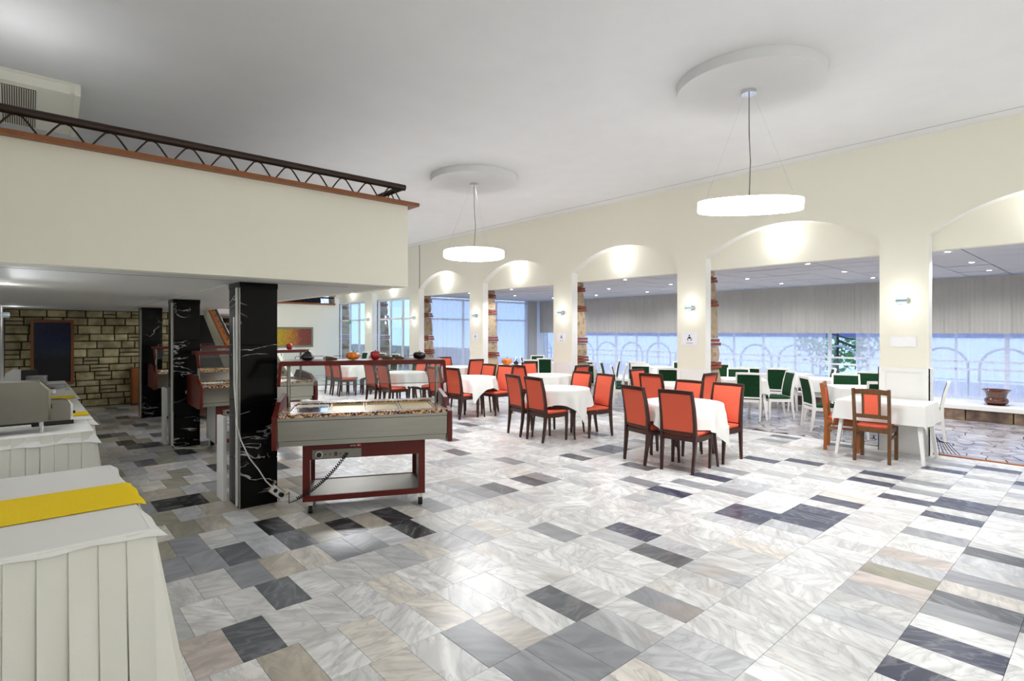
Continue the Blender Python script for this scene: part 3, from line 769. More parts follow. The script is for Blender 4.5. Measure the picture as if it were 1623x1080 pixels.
def leafy(name, label, x, y, h, r, seed):
    t = thing(name, label, 'tree', (x, y, -.15)); rr = random.Random(seed)
    part('trunk', 'bark', t, lambda m: sweep(m, [(0, 0, 0), (.05, .02, h*.5), (0, 0, h*.8)], [.09, .07, .04], seg=8))
    bm = B()
    for _ in range(900):
        a, c, q = rr.uniform(0, 2*PI), rr.uniform(-1, 1), rr.uniform(.55, 1)
        s = math.sqrt(1 - c*c); p = Vector((r*q*s*math.cos(a), r*q*s*math.sin(a), h*.72 + r*.8*q*c)); d = Vector((rr.uniform(-1, 1), rr.uniform(-1, 1), rr.uniform(-1, 1))).normalized(); e = d.orthogonal().normalized(); w = rr.uniform(.06, .13)
        v = [bm.verts.new(p + d*w), bm.verts.new(p + e*w*.5), bm.verts.new(p - d*w), bm.verts.new(p - e*w*.5)]; bm.faces.new(v)
    o = obj('foliage', bm, 'foliage', t); o['kind'] = 'stuff'
leafy('garden_tree', 'green garden tree visible through the gap in the curtains', 19.5, 6.2, 1.9, 1.2, 1)
part_ = thing('umbrella_frame', 'dark folded terrace umbrella frame seen through the curtain gap', 'umbrella', (15.6, 4.93, -.15))
part('pole', 'lattice_dark', part_, lambda m: sweep(m, [(0, 0, 0), (0, 0, 2.4)], .03))
part('arm', 'lattice_dark', part_, lambda m: (sweep(m, [(0, 0, 1.5), (0, -.35, 1.35), (0, -.75, 1.28)], .03), sweep(m, [(0, .25, 1.7), (0, -.2, 1.55), (0, -.6, 1.5)], .02)))

# ------------------------------------------------------------------ lamps
def pendant(x, y, tilt, label, n=0):
    t = thing('pendant_lamp', label, 'lamp', (x, y, ZC))
    part('ceiling_disc', 'ceiling_paint', t, lambda m: cyl(m, (0, 0, -.05), .69, .10, 64), True)
    part('canopy', 'chrome', t, lambda m: cyl(m, (0, 0, -.118), .07, .036, 24), True)
    zl = 2.82 - ZC
    part('cable', 'rail_metal', t, lambda m: sweep(m, [(0, 0, -.13), (.01, .005, -.5), (.03, .0, -.8), (.0, .0, zl + .057)], .004, seg=5))
    for k in range(3):
        a = 2*PI*k/3 + .4
        part('wire', 'chrome', t, lambda m: sweep(m, [(.04*math.cos(a), .04*math.sin(a), -.13), (.44*math.cos(a), .44*math.sin(a), zl + .057)], .0012, seg=4))
    s = part('shade', 'lamp_glow', t, lambda m: lathe(m, [(.30, -.055), (.475, -.053), (.485, -.045), (.485, .045), (.478, .05)], 64), True)
    tp = part('shade_top', 'trim_white', t, lambda m: lathe(m, [(.47, .0501), (.484, .0505), (.484, .056), (.30, .058)], 64), True)
    for q in (s, tp): q.location = (0, 0, zl); q.rotation_euler = tilt
    return t
pendant(5.393, 2.50, (R(5), R(-5), 0), 'round white drum pendant lamp hanging in front of the arch beside the wooden-chair table')
pendant(5.45, 7.03, (0, 0, 0), 'round white drum pendant lamp hanging by the mezzanine corner')
pendant(5.42, 11.55, (0, 0, 0), 'added round white drum pendant lamp hidden beyond the mezzanine parapet above the far tables')  # out of sight, added to raise the ambient light
pendant(5.42, 16.05, (0, 0, 0), 'added unseen round white drum pendant lamp near the far end wall beyond the mezzanine')  # another unseen pendant put in for overall brightness
pendant(1.5, -1.9, (0, 0, 0), 'added unseen round white drum pendant lamp behind the viewer beside the side wall')  # unseen fill lamp added to brighten the left foreground
pendant(5.42, -2.05, (0, 0, 0), 'added unseen round white drum pendant lamp behind the viewer near the back wall')  # row continued out of view as added ambient light

def sconce(x, y, z, face, label, group, up=None):
    """face: +1 fixture projects towards +X, -1 towards -X"""
    t = thing('wall_sconce', label, 'lamp', (x, y, z), 0 if face < 0 else PI, group)
    part('back_plate', 'chrome', t, lambda m: bx(m, -.012, 0, -.055, .055, -.05, .05, bevel=.003))
    part('glass_block', 'frosted', t, lambda m: bx(m, -.10, -.012, -.062, .062, -.042, .042, bevel=.006))
    part('band', 'chrome', t, lambda m: bx(m, -.104, -.0125, -.064, .064, -.010, .010))
    light('sconce_light', 'POINT', (-.15, 0, .10), up or SCONCE_W, t, .05); light('sconce_light', 'POINT', (-.15, 0, -.10), SCONCE_W, t, .05)
for i in range(1, 8):
    sconce(XW, PILLARS[i], 1.972, -1, 'small frosted box sconce throwing light up and down a cream arcade pillar', 'sconces on the arcade pillars')
for i in range(0, 8):
    yc = (PILLARS[i] + PILLARS[i+1]) / 2 + .03
    t = thing('arch_spotlight', 'small bright bracket lamp mounted in the head of an arch', 'lamp', (XW + .17, yc, 2.91), group='bracket lamps in the arch heads')
    part('bracket', 'chrome', t, lambda m: sweep(m, [(-.004, -.06, .05), (-.03, -.07, .01), (-.05, -.04, -.035), (-.055, .0, -.05)], .006, seg=6))
    part('base', 'chrome', t, lambda m: cyl(m, (-.008, 0, 0), .03, .016, 16, ry=PI/2))
    part('bulb', 'bulb_glow', t, lambda m: bmesh.ops.create_uvsphere(m, u_segments=14, v_segments=8, radius=.028, matrix=Matrix.Translation((-.055, .02, .01))), True)
    light('arch_light', 'POINT', (-.16, .02, .06), ARCH_W, t, .05)
sconce(XL, 12.9, 1.86, 1, 'white box sconce on the side wall above the serving table', None)
sconce(XL, 6.9, 1.86, 1, 'added unseen white box sconce on the side wall beside the steel toaster', None)  # hidden sconce added to lighten the space under the mezzanine
sconce(XL, 5.9, 3.3, 1, 'white box sconce on the wall above the mezzanine', None, 4.0)
tube = thing('fluorescent_light', 'white fluorescent tube light on the mezzanine soffit by the side wall', 'lamp', (XL + .06, 5.6, MZ))
part('housing', 'white_plastic', tube, lambda m: bx(m, -.05, .05, -.6, .6, -.05, 0))
mat('tube_glow', '#f2f7ff', .5, emit=22)
part('tube', 'tube_glow', tube, lambda m: sweep(m, [(0, -.58, -.068), (0, .58, -.068)], .014, seg=10), True)
for y in (): dup(tube, (XL + .12, y, MZ), 0, 'white fluorescent tube light on the soffit above the long serving table', 'tube lights over the long serving table')

# ------------------------------------------------------------------ black marble columns
def column(y, lab, x0=1.43):
    t = thing('black_column', lab, 'column', (x0 + .16, y + .17, 0))
    zs = [0, .42, .95, 1.45, MZ - .02]
    for i in range(4):
        part('marble_slab', 'black_marble', t, lambda m: bx(m, -.16, .16, -.17, .17, zs[i] + .0015, zs[i+1] - .0015, bevel=.003))
    part('top_collar', 'black_marble', t, lambda m: bx(m, -.163, .163, -.173, .173, MZ - .05, MZ))
    part('cable_duct', 'white_plastic', t, lambda m: bx(m, -.178, -.161, -.13, -.10, .02, MZ - .05))
    part('corner_strip', 'steel_dull', t, lambda m: bx(m, -.168, -.159, -.178, -.166, .01, MZ - .05))
    return t
column(5.205, 'black white-veined marble column beside the cart with the coiled black cord')
column(8.55, 'black white-veined marble column standing between the first and second buffet carts', 1.515)
column(11.86, 'black white-veined marble column closest to the stone wall', 1.605)
for x, y, lab in ((1.395, 5.66, 'narrow white panel leaning behind the black column with the power strip'), (1.485, 9.0, 'narrow white panel standing behind the middle black column')):
    b = B(); bx(b, -.016, .016, -.11, .11, 0, .78, bevel=.004)
    tag(obj('white_panel', b, 'white_plastic', loc=(x, y, 0)), lab, 'panel')
b = B(); sweep(b, [(1.405, 5.30, 1.7), (1.40, 5.27, 1.1), (1.405, 5.2, .75), (1.43, 5.185, .62), (1.50, 5.185, .45), (1.58, 5.18, .33), (1.64, 5.18, .22), (1.69, 5.17, .16)], .006, seg=6)
tag(obj('power_cable', b, 'white_plastic', smooth=True), 'white cable running down the black column to the power strip', 'cable')
b = B(); sweep(b, [(1.505, 8.53, .5), (1.505, 8.53, .05), (1.53, 8.50, .008), (1.70, 8.30, .008), (1.82, 8.2, .008), (1.862, 8.17, .05), (1.868, 8.16, .25)], .006, seg=6)
tag(obj('power_cable', b, 'white_plastic', smooth=True), 'white cable lying on the floor at the middle black column', 'cable')
ps = thing('power_strip', 'white two-socket power strip hanging at the foot of the black column', 'socket', (1.735, 5.165, .105))
def rotm(o): o.rotation_euler = (0, R(42), 0); return o
rotm(part('backing', 'socket_brown', ps, lambda m: bx(m, -.075, .075, .018, .028, -.042, .042, bevel=.003)))
rotm(part('housing', 'white_plastic', ps, lambda m: bx(m, -.068, .068, -.02, .018, -.036, .036, bevel=.005)))
rotm(part('socket', 'black_plastic', ps, lambda m: cyl(m, (-.03, -.021, 0), .018, .006, 18, rx=PI/2)))
rotm(part('plug', 'black_plastic', ps, lambda m: cyl(m, (.032, -.035, 0), .02, .04, 16, rx=PI/2)))

# ------------------------------------------------------------------ buffet carts
def cart(name, loc, rz, label, cord=True):
    t = thing(name, label, 'buffet cart', loc, rz, None)
    W2, D2 = .52, .28                 # half base
    def frame(m, y):
        bx(m, -W2, -W2 + .06, y - .012, y + .012, .11, .60); bx(m, W2 - .06, W2, y - .012, y + .012, .11, .60)
        bx(m, -W2 + .06, W2 - .06, y - .012, y + .012, .11, .16); bx(m, -W2 + .06, W2 - .06, y - .012, y + .012, .47, .60)
    part('front_frame', 'wood_red', t, lambda m: frame(m, -D2)); part('rear_frame', 'wood_red', t, lambda m: frame(m, D2))
    for s in (-1, 1): part('side_panel', 'white_plastic', t, lambda m: bx(m, s*(W2 - .012) - .012, s*(W2 - .012) + .012, -D2 + .012, D2 - .012, .11, .62))
    part('bottom_shelf', 'steel_dull', t, lambda m: bx(m, -W2 + .024, W2 - .024, -D2 + .012, D2 - .012, .135, .155))
    c0 = None
    for sx in (-1, 1):
        for sy in (-1, 1):
            c = part('caster', 'black_rubber', t, lambda m: cyl(m, (sx*(W2 - .05) + .012, sy*(D2 - .03), .036), .036, .034, 20, ry=PI/2), True)
            part('fork', 'chrome', c, lambda m: (bx(m, sx*(W2-.05) - .006, sx*(W2-.05) + .030, sy*(D2-.03) - .014, sy*(D2-.03) + .014, .068, .112), bx(m, sx*(W2-.05) + .027, sx*(W2-.05) + .031, sy*(D2-.03) - .012, sy*(D2-.03) + .012, .03, .07)))
    HL, HD = .70, .435
    def basin(m):
        prism(m, [(-HD + .03, .615), (HD - .03, .615), (HD - .03, .655), (HD, .665), (HD, .825), (HD + .006, .83), (HD + .006, .855), (-HD - .006, .855), (-HD - .006, .83), (-HD, .825), (-HD, .665), (-HD + .03, .655)], 'x', -HL, HL)
    part('basin', 'steel', t, basin)
    def gran(m):
        bx(m, -HL, HL, -HD - .008, -HD + .10, .855, .885); bx(m, -HL, HL, HD - .16, HD + .008, .855, .885)
        bx(m, -HL, -HL + .07, -HD + .10, HD - .16, .855, .885); bx(m, HL - .07, HL, -HD + .10, HD - .16, .855, .885)
    part('granite_rim', 'granite', t, gran)
    part('well', 'steel', t, lambda m: bx(m, -HL + .07, HL - .07, -HD + .10, HD - .16, .850, .8575))
    for k in range(4):
        xa = -HL + .075 + k*.315; xb = xa + .305
        def pan(m):
            y0, y1 = -HD + .105, HD - .165; w = .012
            bx(m, xa, xb, y0, y0 + w, .858, .874); bx(m, xa, xb, y1 - w, y1, .858, .874); bx(m, xa, xa + w, y0 + w, y1 - w, .858, .874); bx(m, xb - w, xb, y0 + w, y1 - w, .858, .874)
            bx(m, xa + w, xb - w, y0 + w, y1 - w, .858, .862)
        part('food_pan', 'chrome' if k == 0 else 'beige_pan', t, pan)
    def endp(m, s):
        prism(m, [(-HD - .03, .60), (-HD + .05, .59), (HD - .05, .59), (HD + .03, .60), (HD + .02, .88), (HD - .10, .99), (HD - .22, 1.0), (-HD + .22, .965), (-HD + .08, .90), (-HD - .03, .87), (-HD - .04, .68)], 'x', s*(HL + .003), s*(HL + .04))
    for s in (-1, 1): part('end_panel', 'wood_red', t, lambda m: endp(m, s))
    PY = .015
    for s in (-1, 1):
        part('post', 'steel', t, lambda m: sweep(m, [(s*.665, PY, .86), (s*.665, PY, 1.275)], .016, seg=14), True)
    sh = part('top_shelf', 'wood_red', t, lambda m: bx(m, -.72, .72, PY - .17, PY + .17, 1.268, 1.31, bevel=.004))
    for k in range(4):
        xa = -.62 + k*.33; ya = PY + .10
        part('gallery_wire', 'chrome', sh, lambda m: sweep(m, [(xa, ya, 1.31), (xa, ya, 1.335), (xa + .01, ya, 1.342), (xa + .25, ya, 1.342), (xa + .26, ya, 1.335), (xa + .26, ya, 1.31)], .003, seg=5))
    for s in (-1, 1):
        part('guard_bracket', 'wood_red', t, lambda m: prism(m, [(PY - .17, 1.30), (PY - .13, 1.27), (PY - .27, 1.10), (PY - .30, 1.12)], 'x', s*.70, s*.725))
    part('sneeze_guard', 'guard_glass', t, lambda m: prism(m, [(PY - .165, 1.265), (PY - .158, 1.262), (PY - .270, 1.105), (PY - .277, 1.108)], 'x', -.69, .69))
    part('guard_edge', 'steel_dull', t, lambda m: sweep(m, [(-.69, PY - .274, 1.105), (.69, PY - .274, 1.105)], .003, seg=5))
    cp = part('control_panel', 'steel_dull', t, lambda m: bx(m, -.44, -.035, -D2 - .02, -D2 - .012, .475, .55))
    part('knob', 'black_plastic', cp, lambda m: cyl(m, (-.385, -D2 - .03, .512), .022, .022, 20, rx=PI/2)); part('dial_ring', 'white_plastic', cp, lambda m: cyl(m, (-.385, -D2 - .0215, .512), .028, .003, 24, rx=PI/2))
    part('switch', 'black_plastic', cp, lambda m: bx(m, -.26, -.236, -D2 - .026, -D2 - .02, .497, .528)); part('switch_light', 'logo_red', cp, lambda m: bx(m, -.252, -.244, -D2 - .028, -D2 - .0255, .507, .518))
    for xx in (-.335, -.295, -.21): part('indicator', 'black_plastic', cp, lambda m: cyl(m, (xx, -D2 - .022, .512), .006, .006, 10, rx=PI/2))
    lg = part('logo_block', 'logo_red', t, lambda m: bx(m, -.075, -.037, -D2 - .0145, -D2 - .0122, .566, .588))
    text_mesh('logo_text', 'arna', .026, 'paper', t, (-.104, -D2 - .0135, .577), (PI/2, 0, 0)); text_mesh('logo_text', 'eu', .022, 'paper', lg, (-.056, -D2 - .0150, .577), (PI/2, 0, 0))
    part('drain_tap', 'steel', t, lambda m: sweep(m, [(W2 - .03, -.05, .60), (W2 + .05, -.05, .585), (W2 + .05, -.05, .57)], .012, seg=8))
    return t
C1 = (2.379, 4.719, 0); C1A = R(-26.15)
cart('buffet_cart', C1, C1A, 'red wood and steel buffet cart with glass guard, plugged in by coiled cord')
cart('buffet_cart', (2.40, 8.13, 0), R(-2), 'red wood and steel buffet cart in front of the middle black column')
cart('buffet_cart', (2.40, 11.24, 0), R(-2), 'red wood and steel buffet cart standing closest to the stone wall')
def c1(u, v, z): return (C1[0] + u*math.cos(C1A) - v*math.sin(C1A), C1[1] + u*math.sin(C1A) + v*math.cos(C1A), z)
def helix(p0, p1, turns, r, n=9):
    p0, p1 = Vector(p0), Vector(p1); d = (p1 - p0).normalized(); s = d.orthogonal().normalized(); u = d.cross(s); out = []
    for i in range(turns*n + 1):
        t = i / (turns*n); w = 2*PI*turns*t; sag = -.05*4*t*(1-t)
        out.append(p0.lerp(p1, t) + s*math.cos(w)*r + u*math.sin(w)*r + Vector((0, 0, sag)))
    return out
b = B(); e1 = c1(-.155, -.325, .515); e2 = c1(-.56, -.36, .165)
sweep(b, [c1(-.15, -.305, .512)] + helix(e1, e2, 30, .013) + [Vector(c1(-.62, -.36, .135)), Vector((1.81, 5.075, .105)), Vector((1.785, 5.085, .083))], .0042, seg=6)
cc = tag(obj('coiled_cord', b, 'black_rubber', smooth=True), 'black coiled power cord between the cart control panel and power strip', 'cord')
part('yellow_tag', 'yellow_tag', cc, lambda m: sweep(m, [(1.803, 5.078, .099), (1.791, 5.083, .088)], .008, seg=8))

# decoration on the cart shelves
def veg(kind, loc, lab, rz=0, sc=1.0):
    if kind == 'pumpkin': prof = [(.012, .0), (.042, .004), (.06, .024), (.062, .042), (.05, .062), (.025, .072), (.01, .070)]; m = 'pumpkin'; lob = 8
    elif kind == 'pepper': prof = [(.02, .0), (.036, .004), (.044, .02), (.05, .05), (.048, .068), (.035, .078), (.012, .074)]; m = 'pepper_red'; lob = 4
    elif kind == 'black_pepper': prof = [(.02, .0), (.045, .004), (.058, .02), (.062, .042), (.056, .058), (.038, .066), (.012, .062)]; m = 'aubergine'; lob = 4
    else: prof = [(.015, .0), (.045, .003), (.062, .02), (.06, .035), (.045, .055), (.028, .075), (.012, .085)]; m = 'aubergine'; lob = 5
    t = thing(kind if kind != 'gourd' else 'dark_gourd', lab, 'vegetable', (loc[0], loc[1], loc[2] + .0015), rz)
    t.scale = (sc, sc, sc)
    part('flesh', m, t, lambda q: lathe(q, prof, 40, lobes=lob, amp=.16), 60)
    part('stem', 'stem_green', t, lambda q: sweep(q, [(0, 0, prof[-1][1] - .004), (.004, 0, prof[-1][1] + .008), (.012, 0, prof[-1][1] + .014)], [.007, .005, .004], seg=7))
veg('gourd', c1(-.50, -.03, 1.31), 'glossy black gourd on the shelf of the plugged-in cart beside the black column'); veg('pumpkin', c1(-.11, -.03, 1.31), 'small orange pumpkin on the shelf of the plugged-in cart', .3)
veg('pepper', c1(.09, -.03, 1.31), 'red bell pepper on the shelf of the plugged-in cart', .5); veg('black_pepper', c1(.50, -.03, 1.31), 'glossy black bell pepper near the glass-guard end of the plugged-in cart shelf', 1.0)
veg('pepper', (2.9, 8.12, 1.31), 'red bell pepper on the shelf of the middle buffet cart', .2)
for u, lab, ln in ((.205, 'flat brown wooden scoop on the cart shelf beside the red pepper', .05), (.315, 'small brown wooden block on the cart shelf beyond the red pepper', .04), (-.30, 'brown wooden wedge on the cart shelf between gourd and pumpkin', .05)):
    b = B(); prism(b, [(-ln, 0), (ln, 0), (ln, .014), (.2*ln, .026), (-ln, .034)], 'y', -.03, .03)
    o = tag(obj('wooden_scoop' if ln > .045 else 'wooden_block', b, 'wood_brown', loc=c1(u, .03, 1.3115), rz=C1A), lab, 'utensil')

# ------------------------------------------------------------------ dining chairs
def make_chair(frame, fabric):
    t = thing('dining_chair', 'x', 'chair')
    for s in (-1, 1):
        part('rear_leg', frame, t, lambda m: sweep(m, [(s*.185, -.235, 0), (s*.195, -.205, .22), (s*.198, -.19, .40), (s*.198, -.197, .55), (s*.196, -.225, .74), (s*.192, -.268, .915)], 0, sq=[(.013, .013), (.016, .019), (.017, .024), (.016, .020), (.015, .018), (.013, .016)]))
        part('leg', frame, t, lambda m: sweep(m, [(s*.188, .195, 0), (s*.198, .195, .25), (s*.200, .19, .395)], 0, sq=[(.012, .012), (.016, .017), (.018, .022)]))
    def rails(m):
        for s in (-1, 1): sweep(m, [(s*.198, -.185, .378), (s*.200, 0, .370), (s*.200, .20, .378)], 0, sq=(.014, .027))
        bx(m, -.19, .19, .178, .206, .352, .404); bx(m, -.19, .19, -.202, -.176, .352, .404)
    part('seat_rail', frame, t, rails)
    part('top_rail', frame, t, lambda m: (sweep(m, [(-.200, -.264, .897), (-.1, -.272, .900), (0, -.275, .901), (.1, -.272, .900), (.200, -.264, .897)], 0, sq=(.015, .021)),))
    part('lower_rail', frame, t, lambda m: bx(m, -.185, .185, -.208, -.182, .425, .455))
    def seat(m):
        bx(m, -.188, .188, -.175, .215, .400, .440, bevel=.014)
    part('seat', fabric, t, seat, 60)
    def back(m):
        n = 8; f = []; r = []
        for k in range(n + 1):
            z = .45 + (.885 - .45)*k/n; y = -.197 - (.072)*((z - .45)/.45)**1.4; w = .184
            f.append([m.verts.new((x, y + .022 + .010*math.cos(x/w*PI/2)*(1 - abs(2*k/n - 1)**4), z)) for x in (-w, -w*.5, 0, w*.5, w)])
            r.append([m.verts.new((x, y - .006, z)) for x in (-w, -w*.5, 0, w*.5, w)])
        for k in range(n):
            for q in range(4):
                m.faces.new((f[k][q+1], f[k][q], f[k+1][q], f[k+1][q+1])); m.faces.new((r[k][q], r[k][q+1], r[k+1][q+1], r[k+1][q]))
            m.faces.new((f[k][0], r[k][0], r[k+1][0], f[k+1][0])); m.faces.new((r[k][4], f[k][4], f[k+1][4], r[k+1][4]))
        for q in range(4): m.faces.new((f[0][q], f[0][q+1], r[0][q+1], r[0][q])); m.faces.new((f[n][q+1], f[n][q], r[n][q], r[n][q+1]))
    part('backrest', fabric, t, back, 60)
    return t
NTH = {'A': 'round table closest to the wooden-chair table', 'B': 'second round table of the row from the wooden-chair table', 'C': 'third round table of the row from the wooden-chair table',
       'D': 'fourth round table of the row, behind the buffet cart', 'E': 'fifth round table of the row, closest to the end wall',
       'G': 'round table against the pillar with the larger sign', 'H': 'round table against the second signed pillar', 'I': 'round table against the third signed pillar'}
RED = [('A', 5.683, 3.362, 4.3), ('A', 5.719, 3.882, -14.7), ('A', 6.383, 3.356, 177.6), ('A', 6.400, 3.900, 178.0),
       ('B', 5.711, 5.621, -6.8), ('B', 5.792, 6.136, -12.3), ('B', 6.450, 5.400, 166.7), ('B', 6.559, 5.920, 177.9),
       ('C', 6.018, 8.090, 2.9), ('C', 5.980, 8.620, 0.0), ('C', 6.746, 8.013, 183.0), ('C', 6.754, 8.545, 180.1),
       ('D', 5.660, 9.980, 0.0), ('D', 5.637, 10.507, -0.1), ('D', 6.420, 9.950, 180.0), ('D', 6.420, 10.507, 180.0),
       ('E', 5.911, 12.801, 0.4), ('E', 5.950, 13.350, -5.0), ('E', 6.679, 12.767, 180.2), ('E', 6.680, 13.300, 180.0),
       ('G', 7.540, 4.920, 0.0), ('G', 7.974, 5.411, -90.2), ('G', 8.078, 4.620, 90.0),
       ('H', 7.484, 7.900, -3.0), ('H', 8.055, 8.220, -89.3), ('H', 8.148, 7.327, 90.1),
       ('I', 7.541, 10.950, -0.1), ('I', 8.019, 10.500, 89.3), ('I', 8.061, 11.402, -92.3)]
def side(a):
    a = a % 360
    return 'facing the arcade' if a < 45 or a > 315 else 'facing the far end wall' if a < 135 else 'facing the buffet' if a < 225 else 'facing from the end wall'
ch = make_chair('wood_dark', 'fabric_red'); first = True
for k, x, y, a in RED:
    lab = 'dark wood chair with orange-red upholstery %s at the %s' % (side(a), NTH[k])
    words = lab.split()
    if len(words) > 16:
        lab = 'orange-red chair %s at the %s' % (side(a), NTH[k])
    if len(lab.split()) > 16: lab = 'orange-red chair %s, %s' % (side(a), NTH[k])
    grp = 'red chairs at the ' + NTH[k]
    if first: ch.location = (x, y, 0); ch.rotation_euler.z = R(a - 90); ch['label'] = lab; ch['group'] = grp; first = False
    else: dup(ch, (x, y, 0), R(a - 90), lab, grp)
GREEN = [(9.700, 4.510, 25.0, 0), (11.395, 4.687, 20.8, 1), (9.550, 3.250, -49.0, 2), (10.316, 4.987, 207.0, 0), (11.500, 6.000, 205.0, 3), (11.255, 5.207, 24.5, 1), (10.177, 4.220, 134.3, 0), (11.750, 4.050, 115.0, 1), (10.214, 3.096, 199.5, 2), (11.058, 2.996, 195.6, 4), (9.413, 2.418, 25.7, 2), (9.800, 1.950, 100.0, 4), (9.731, 6.123, 24.8, 5), (10.165, 7.137, 35.5, 6), (10.736, 7.547, 32.9, 6), (11.246, 7.996, 35.5, 6), (9.420, 7.020, -55.0, 5), (10.340, 8.060, -60.0, 6), (11.620, 6.969, 216.0, 3), (10.500, 8.950, 30.0, 7), (9.501, 8.095, 30.0, 7), (11.100, 8.750, 120.0, 7), (9.834, 7.598, 124.6, 7), (11.450, 11.750, 215.0, 8), (10.749, 10.703, 44.6, 8), (9.937, 10.380, 44.2, 8), (10.22, 11.66, 134.0, 8), (10.791, 11.312, -48.3, 8), (9.500, 11.800, 40.0, 8)]
GN = ['at the clothed table in front of the pillar with the larger sign', 'at the table beside the planter on the ledge', 'at the table behind the wooden-chair pillar', 'by the ledge behind the signed pillar', 'near the ledge behind the wooden-chair pillar',
      'closest to the arch beside the larger sign', 'in the staggered row by the sheer curtains', 'behind the second signed pillar', 'near the corner of the veranda end window']
gc = make_chair('paint_white', 'fabric_green'); first = True
GS = (1, 1, .93)
for x, y, a, q in GREEN:
    lab = 'white chair with green upholstery ' + GN[q]; grp = 'green veranda chairs ' + GN[q]
    if len(lab.split()) > 16: lab = 'white green-upholstered chair ' + GN[q]
    if first: gc.location = (x, y, 0); gc.rotation_euler.z = R(a - 90); gc.scale = GS; gc['label'] = lab; gc['group'] = grp; first = False
    else: dup(gc, (x, y, 0), R(a - 90), lab, grp, GS)
for y, a in ((13.2, 185), (14.45, 182), (15.26, 180), (16.4, 180), (17.45, 150)):
    dup(gc, (8.02, y, 0), R(a - 90), 'white chair with green upholstery standing along the glazed doors', 'green chairs along the glazed doors', (1, 1, 1))
for x, y, a in ((5.0, 16.6, 20), (5.6, 17.2, 200)):
    dup(gc, (x, y, 0), R(a - 90), 'white chair with green upholstery in front of the end wall painting', 'green chairs by the end wall painting', (1, 1, 1))

def wooden_chair(x, y, a, lab, m):
    t = thing('wooden_chair', lab, 'chair', (x, y, 0), R(a - 90))
    for s in (-1, 1):
        part('rear_leg', m, t, lambda q: sweep(q, [(s*.178, -.19, 0), (s*.178, -.18, .42), (s*.18, -.20, .62), (s*.182, -.235, .885)], 0, sq=[(.016, .019)]*4))
        part('leg', m, t, lambda q: sweep(q, [(s*.18, .18, 0), (s*.18, .18, .415)], 0, sq=(.018, .018)))
        part('stretcher', m, t, lambda q: sweep(q, [(s*.178, -.17, .30), (s*.18, .17, .30)], 0, sq=(.009, .014)))
    part('top_rail', m, t, lambda q: sweep(q, [(-.165, -.222, .845), (-.08, -.228, .852), (0, -.230, .855), (.08, -.228, .852), (.165, -.222, .845)], 0, sq=(.012, .030)))
    part('lower_rail', m, t, lambda q: bx(q, -.165, .165, -.212, -.190, .53, .575))
    part('seat_rail', m, t, lambda q: (bx(q, -.165, .165, .168, .192, .36, .415), bx(q, -.165, .165, -.192, -.168, .36, .415), bx(q, -.19, -.166, -.165, .165, .36, .415), bx(q, .166, .19, -.165, .165, .36, .415)))
    for s in (-1, 1): part('slat', m, t, lambda q: sweep(q, [(s*.085, -.200, .57), (s*.086, -.222, .83)], 0, sq=(.012, .010)))
    part('back_pad', 'fabric_red', t, lambda q: box(q, (0, -.208, .70), (.145, .032, .245), rx=R(4.5), bevel=.008), 60)
    part('seat', 'fabric_red', t, lambda q: bx(q, -.165, .165, -.155, .165, .408, .445, bevel=.012), 60)
wooden_chair(7.79, 2.045, 3, 'brown wooden chair with red back pad pulled up to rectangular table', 'wood_brown')
wooden_chair(8.18, 2.52, -78, 'lighter wooden chair with red pad at the narrow end of rectangular table', 'wood_orange')

